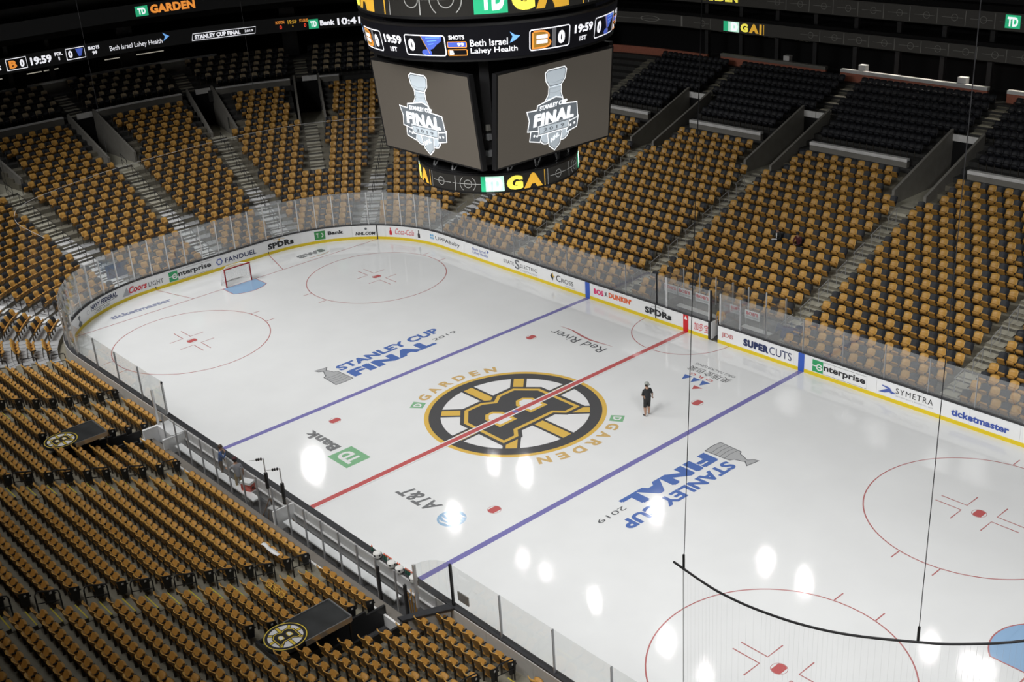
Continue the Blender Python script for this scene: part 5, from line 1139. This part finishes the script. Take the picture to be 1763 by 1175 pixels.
for k, (x, y) in enumerate(((22.24, -13.09), (28.5, -11.5))):
    MB().tube([(x - 26, y + 11, 8.0), (x - 26 + (.9 if k == 0 else 0), y + 11, 34)], .011, 5).build('cable', BLKMET, nt_); MB().tube([(x - 26, y + 11, 8.0), (x - 26, y + 11, 8.45)], .035, 6).build('clamp', DARK, nt_)

# netting pipe over the far end
en = thing('end_netting', 'thin pale netting pipe curving above the far end glass', 'netting', (-30, 0, 0))
EC = cr([(-20.5, -13.9), (-22.25, -13.95), (-24.28, -13.9), (-26.05, -13.39), (-27.46, -12.5), (-28.74, -10.47), (-30.39, -5.74), (-30.97, -1.1), (-31.16, 3.26), (-30.22, 8.15), (-27.57, 12.13), (-24.5, 14.0), (-21.5, 14.6)])
MB().tube([(p[0] + 30, p[1], 8.5) for p in EC], .012, 5).build('pipe', mat('pipe_pale', (.4, .4, .4), .5), en)
mb = MB(); mb.add([(p[0] + 30, p[1], z) for p in EC for z in (8.48, Z_END)], [(2 * i, 2 * i + 1, 2 * i + 3, 2 * i + 2) for i in range(len(EC) - 1)]); mb.build('net_sheet', glass_mat('end_net_haze', (.97, .97, .97), .012, 0.), en)
for i in (12, 30, 42, 52): MB().tube([(EC[i][0] + 30, EC[i][1], 8.5), (EC[i][0] + 30, EC[i][1], 34)], .01, 4).build('cable', BLKMET, en)
# ================================================================== people: one skinned body each, hair or cap as a child
SKIN = mat('skin', (.40, .235, .16), .5, noise=.06)
def person(label, group, loc, rz, J, cols, cap=None, hair=None, extra=None):
    """J: joint -> (x,y,z,r); built as one connected skin. cols: region -> material"""
    o_ = thing('person', label, 'person', loc, rz, group)
    E = [('pelvis', 'spine'), ('spine', 'chest'), ('chest', 'neck'), ('neck', 'head'), ('head', 'crown')]
    for s in 'LR':
        E += [('chest', 'sh' + s), ('sh' + s, 'el' + s), ('el' + s, 'wr' + s), ('wr' + s, 'pa' + s), ('pelvis', 'hip' + s), ('hip' + s, 'kn' + s), ('kn' + s, 'an' + s), ('an' + s, 'toe' + s)]
    names = list(J); P = {n: np.array(J[n][:3], float) for n in names}; Rr = {n: J[n][3] for n in names}
    # fingers: four fingers and a thumb rooted in the palm
    for s in 'LR':
        d = P['pa' + s] - P['wr' + s]; d /= np.linalg.norm(d) + 1e-6; side = np.cross(d, (0, 0, 1.)); side /= np.linalg.norm(side) + 1e-6; up = np.cross(side, d)
        for k, (off, ln) in enumerate(((-.033, .075), (-.011, .088), (.011, .083), (.033, .062))):
            b = 'fa%d%s' % (k, s); t = 'fb%d%s' % (k, s); P[b] = P['pa' + s] + side * off + d * (.03 + ln * .5); P[t] = P[b] + d * ln * .42 - up * .018; Rr[b] = .0095; Rr[t] = .008; E += [('pa' + s, b), (b, t)]
        th = 'th' + s; P[th] = P['wr' + s] + d * .055 + side * -.06; Rr[th] = .011; E += [('wr' + s, th)]
    names = list(P); ix = {n: i for i, n in enumerate(names)}
    me = bpy.data.meshes.new('body'); me.from_pydata([tuple(P[n]) for n in names], [(ix[a], ix[b]) for a, b in E], [])
    ob = bpy.data.objects.new('body', me); COL.objects.link(ob)
    sk = ob.modifiers.new('skin', 'SKIN'); sk.use_smooth_shade = True
    for i, n in enumerate(names): v = me.skin_vertices[0].data[i]; v.radius = (Rr[n], Rr[n]); v.use_root = (n == 'pelvis')
    for n, (a, b) in {'chest': (.17, .115), 'spine': (.145, .11), 'pelvis': (.155, .12)}.items(): me.skin_vertices[0].data[ix[n]].radius = (a * Rr[n] / .15, b * Rr[n] / .15)
    sub = ob.modifiers.new('sub', 'SUBSURF'); sub.levels = 1; sub.render_levels = 1
    dg = bpy.context.evaluated_depsgraph_get(); m2 = bpy.data.meshes.new_from_object(ob.evaluated_get(dg)); bpy.data.objects.remove(ob)
    # face: nose, ears, eyes, mouth joined into the same body mesh
    regs = {'skin': 0, 'top': 1, 'sleeve': 1, 'bottom': 2, 'shoe': 3, 'hairc': 4}
    mats = [SKIN, cols['top'], cols['bottom'], cols['shoe'], DARK]
    jn = {'head': 'skin', 'crown': 'skin', 'neck': 'skin', 'chest': 'top', 'spine': 'top', 'pelvis': 'bottom', 'hipL': 'bottom', 'hipR': 'bottom', 'shL': 'top', 'shR': 'top'}
    segs = []
    for a, b in E:
        r = 'skin'
        k = a[:2]
        if (a, b) in (('pelvis', 'spine'), ('spine', 'chest'), ('chest', 'neck')) or k == 'ch' or k == 'sh': r = 'top'
        if k == 'el': r = 'top' if cols.get('long') else 'skin'
        if k == 'hi' or b[:3] == 'hip': r = 'bottom'
        if k == 'kn': r = 'skin' if cols.get('shorts') else 'bottom'
        if k == 'an': r = 'shoe'
        segs.append((P[a], P[b], r, a))
    for m in mats: m2.materials.append(m)
    for p in m2.polygons:
        c = np.array(p.center); best = None
        for A, B, r, a in segs:
            ab = B - A; t = max(0, min(1, float((c - A) @ ab / (ab @ ab + 1e-9)))); dd = np.linalg.norm(c - A - t * ab) - .02 * (r == 'top')
            if best is None or dd < best[0]: best = (dd, r, t, a)
        r = best[1]
        if best[3] == 'chest' and best[2] > .8: r = 'skin' if c[2] > P['neck'][2] - .02 else 'top'
        if best[3][:2] == 'sh' and not cols.get('long') and best[2] > .85: r = 'skin'
        p.material_index = regs[r]; p.use_smooth = True
    body = link('body', m2, o_)
    h = P['head'] * .45 + P['crown'] * .55; f = np.array(cols.get('face', (0, -1, 0)), float); f /= np.linalg.norm(f); sd = np.cross(f, (0, 0, 1.)); sd /= np.linalg.norm(sd)
    mb = MB(); mb.ell(h + f * .105 - np.array((0, 0, .015)), (.016, .022, .024), 8, 5, 0)
    for sgn in (-1, 1): mb.ell(h + sd * sgn * .088 - np.array((0, 0, .01)), (.014, .02, .032), 8, 5, 0); mb.ell(h + f * .09 + sd * sgn * .034 + np.array((0, 0, .022)), (.014, .012, .009), 8, 5, 1)
    mb.ell(h + f * .094 - np.array((0, 0, .062)), (.026, .01, .008), 8, 5, 2)
    mb.build('face', [SKIN, DARK, mat('lips', (.32, .10, .09), .5)], o_, True)
    if hair is not None:
        mb = MB(); mb.ell(h + np.array((0, 0, .03)) - f * .018, (.103, .108, .105), 12, 8); mb.build('hair', hair, o_, True)
    if cap is not None:
        mb = MB(); mb.lathe([(.108, 0), (.11, .04), (.09, .09), (.04, .112)], 14, tuple(h + np.array((0, 0, .06)))); mb.build('cap', cap[0], o_, True)
        br = h + np.array((0, 0, .07)); q = cap[1]; qq = np.array((q[0], q[1], 0.)); s2 = np.array((-q[1], q[0], 0.))
        mb = MB(); V = [br + qq * .09 + s2 * .085, br + qq * .2 + s2 * .05, br + qq * .2 - s2 * .05, br + qq * .09 - s2 * .085]; mb.hexa([v - np.array((0, 0, .012)) for v in V][::-1], V[::-1]); mb.build('cap_brim', cap[0], o_)
    return o_
def stand_pose(h=1.78, lean=0., arms='down'):
    k = h / 1.78
    J = {'pelvis': (0, 0, .95, .15), 'spine': (0, -lean * .4, 1.14, .15), 'chest': (0, -lean, 1.36, .15), 'neck': (0, -lean * 1.2, 1.51, .055), 'head': (0, -lean * 1.35 - .02, 1.60, .09), 'crown': (0, -lean * 1.4 - .015, 1.71, .075)}
    for s, x in (('L', 1), ('R', -1)):
        J['sh' + s] = (x * .19, -lean, 1.43, .062); J['hip' + s] = (x * .09, 0, .9, .095); J['kn' + s] = (x * .11, -.03, .5, .062); J['an' + s] = (x * .12, .02, .09, .045); J['toe' + s] = (x * .14, -.17, .035, .035)
        J['el' + s] = (x * .27, .03 - lean, 1.14, .044); J['wr' + s] = (x * .28, -.06 - lean, .90, .028); J['pa' + s] = (x * .28, -.08 - lean, .84, .033)
    return {n: (v[0] * k, v[1] * k, v[2] * k, v[3] * k) for n, v in J.items()}
TEE = mat('shirt_charcoal', (.022, .024, .026), .8, noise=.1); SHORTS = mat('shorts_black', (.018, .018, .018), .8); SNEAK = mat('sneaker_grey', (.05, .05, .055), .6); CAPG = mat('cap_grey', (.30, .32, .30), .7); HAIRB = mat('hair_brown', (.06, .035, .02), .6); HAIRK = mat('hair_black', (.012, .010, .010), .6)
J = stand_pose(1.80)
J['elR'] = (-.31, -.02, 1.14, .044); J['wrR'] = (-.36, -.1, .93, .028); J['paR'] = (-.39, -.13, .87, .033)
J['elL'] = (.25, -.04, 1.16, .046); J['wrL'] = (.12, -.24, 1.1, .03); J['paL'] = (.05, -.27, 1.1, .034)
J['anR'] = (-.13, -.06, .09, .045); J['toeR'] = (-.2, -.24, .035, .035); J['knR'] = (-.12, -.06, .5, .066)
for s in 'LR': J['kn' + s] = (*J['kn' + s][:3], .088); J['hip' + s] = (*J['hip' + s][:3], .12); J['el' + s] = (*J['el' + s][:3], .055)
for n, r in (('chest', .19), ('spine', .19), ('pelvis', .185)): J[n] = (*J[n][:3], r)
person('person in charcoal shirt, black shorts and grey cap standing on the ice', None, (5.22, 4.0, .02), radians(-105), J, {'top': TEE, 'bottom': SHORTS, 'shoe': SNEAK, 'shorts': True, 'face': (-.3, -.9, 0)}, cap=(CAPG, (-.3, .95)), hair=HAIRK)
BLUEJ = mat('jacket_blue', (.035, .08, .22), .7, noise=.1); BROWNP = mat('trousers_brown', (.10, .075, .055), .8); GREYT = mat('shirt_grey', (.28, .29, .32), .8); KHAKI = mat('trousers_khaki', (.30, .24, .13), .8); CAPR = mat('cap_maroon', (.06, .015, .02), .7); GOLDT = mat('shirt_gold', (.62, .34, .03), .7); MAROON = mat('shirt_maroon', (.075, .012, .02), .8); BLKJ = mat('jacket_black', (.015, .016, .017), .7)
J = stand_pose(1.78, .08)
J['elR'] = (-.30, -.2, 1.22, .05); J['wrR'] = (-.12, -.32, 1.42, .03); J['paR'] = (-.07, -.26, 1.5, .034)
person('person in a blue jacket leaning on the bench boards, hand at the chin', None, (-5.0, -13.62, .1), radians(150), J, {'top': BLUEJ, 'bottom': BROWNP, 'shoe': DARK, 'long': True, 'face': (0, -1, 0)}, hair=HAIRB)
J = stand_pose(1.76, .05)
J['elL'] = (.30, -.15, 1.2, .045); J['wrL'] = (.34, -.38, 1.18, .028); J['paL'] = (.34, -.44, 1.19, .033)
person('person in grey shirt, khaki trousers and maroon cap at the bench by the cooler', None, (-3.3, -13.68, .1), radians(-100), J, {'top': GREYT, 'bottom': KHAKI, 'shoe': DARK, 'face': (0, -1, 0)}, cap=(CAPR, (0, -1)), hair=HAIRK)
J = stand_pose(1.78)
J['elL'] = (.27, -.12, 1.15, .044); J['wrL'] = (.16, -.34, 1.05, .028); J['paL'] = (.1, -.38, 1.05, .033)
person('person in a gold shirt and black trousers standing in the open penalty gate', None, (2.02, 13.55, .12), radians(20), J, {'top': GOLDT, 'bottom': SHORTS, 'shoe': DARK, 'face': (0, -1, 0)}, hair=HAIRB)
def sit_pose(lean=.12):
    J = {'pelvis': (0, -.2, .52, .15), 'spine': (0, -.19 - lean * .4, .70, .15), 'chest': (0, -.18 - lean, .92, .15), 'neck': (0, -.19 - lean * 1.2, 1.07, .055), 'head': (0, -.22 - lean * 1.3, 1.16, .09), 'crown': (0, -.22 - lean * 1.35, 1.27, .075)}
    for s, x in (('L', 1), ('R', -1)):
        J['sh' + s] = (x * .19, -.18 - lean, .99, .062); J['hip' + s] = (x * .1, -.24, .52, .09); J['kn' + s] = (x * .14, -.62, .52, .062); J['an' + s] = (x * .13, -.62, .10, .045); J['toe' + s] = (x * .14, -.80, .045, .035)
        J['el' + s] = (x * .27, -.28 - lean, .72, .044); J['wr' + s] = (x * .12, -.5 - lean, .64, .028); J['pa' + s] = (x * .06, -.55 - lean, .63, .033)
    return J
for x, k, top, lab, hr in ((-.1, 10, BLKJ, 'person in a black jacket and pale shirt front seated among the far seats', HAIRB), (1.36, 10, MAROON, 'person in a maroon shirt seated among the far seats with a white sheet', HAIRK)):
    d = ROW_F[k - 1][1]
    p = person(lab, None, (x, HY + d - .02, floor_z(d)), 0, sit_pose(), {'top': top, 'bottom': SHORTS, 'shoe': PAPER if top is MAROON else DARK, 'long': True, 'face': (0, -1, -.3)}, hair=hr)
    if top is BLKJ: mb = MB(); mb.hexa([(-.03, -.43, .66), (.03, -.43, .66), (.03, -.40, .66), (-.03, -.40, .66)], [(-.04, -.44, .98), (.04, -.44, .98), (.04, -.40, .98), (-.04, -.40, .98)]); mb.build('shirt_front', PAPER, p)
b = thing('white_folder', 'white folder held on the knees of the seated person in black', 'folder', (-.05, HY + ROW_F[9][1] - .72, floor_z(ROW_F[9][1]) + .66), .5); MB().box(-.16, .16, -.11, .11, 0, .02).build('folder_cover', WHITE, b)
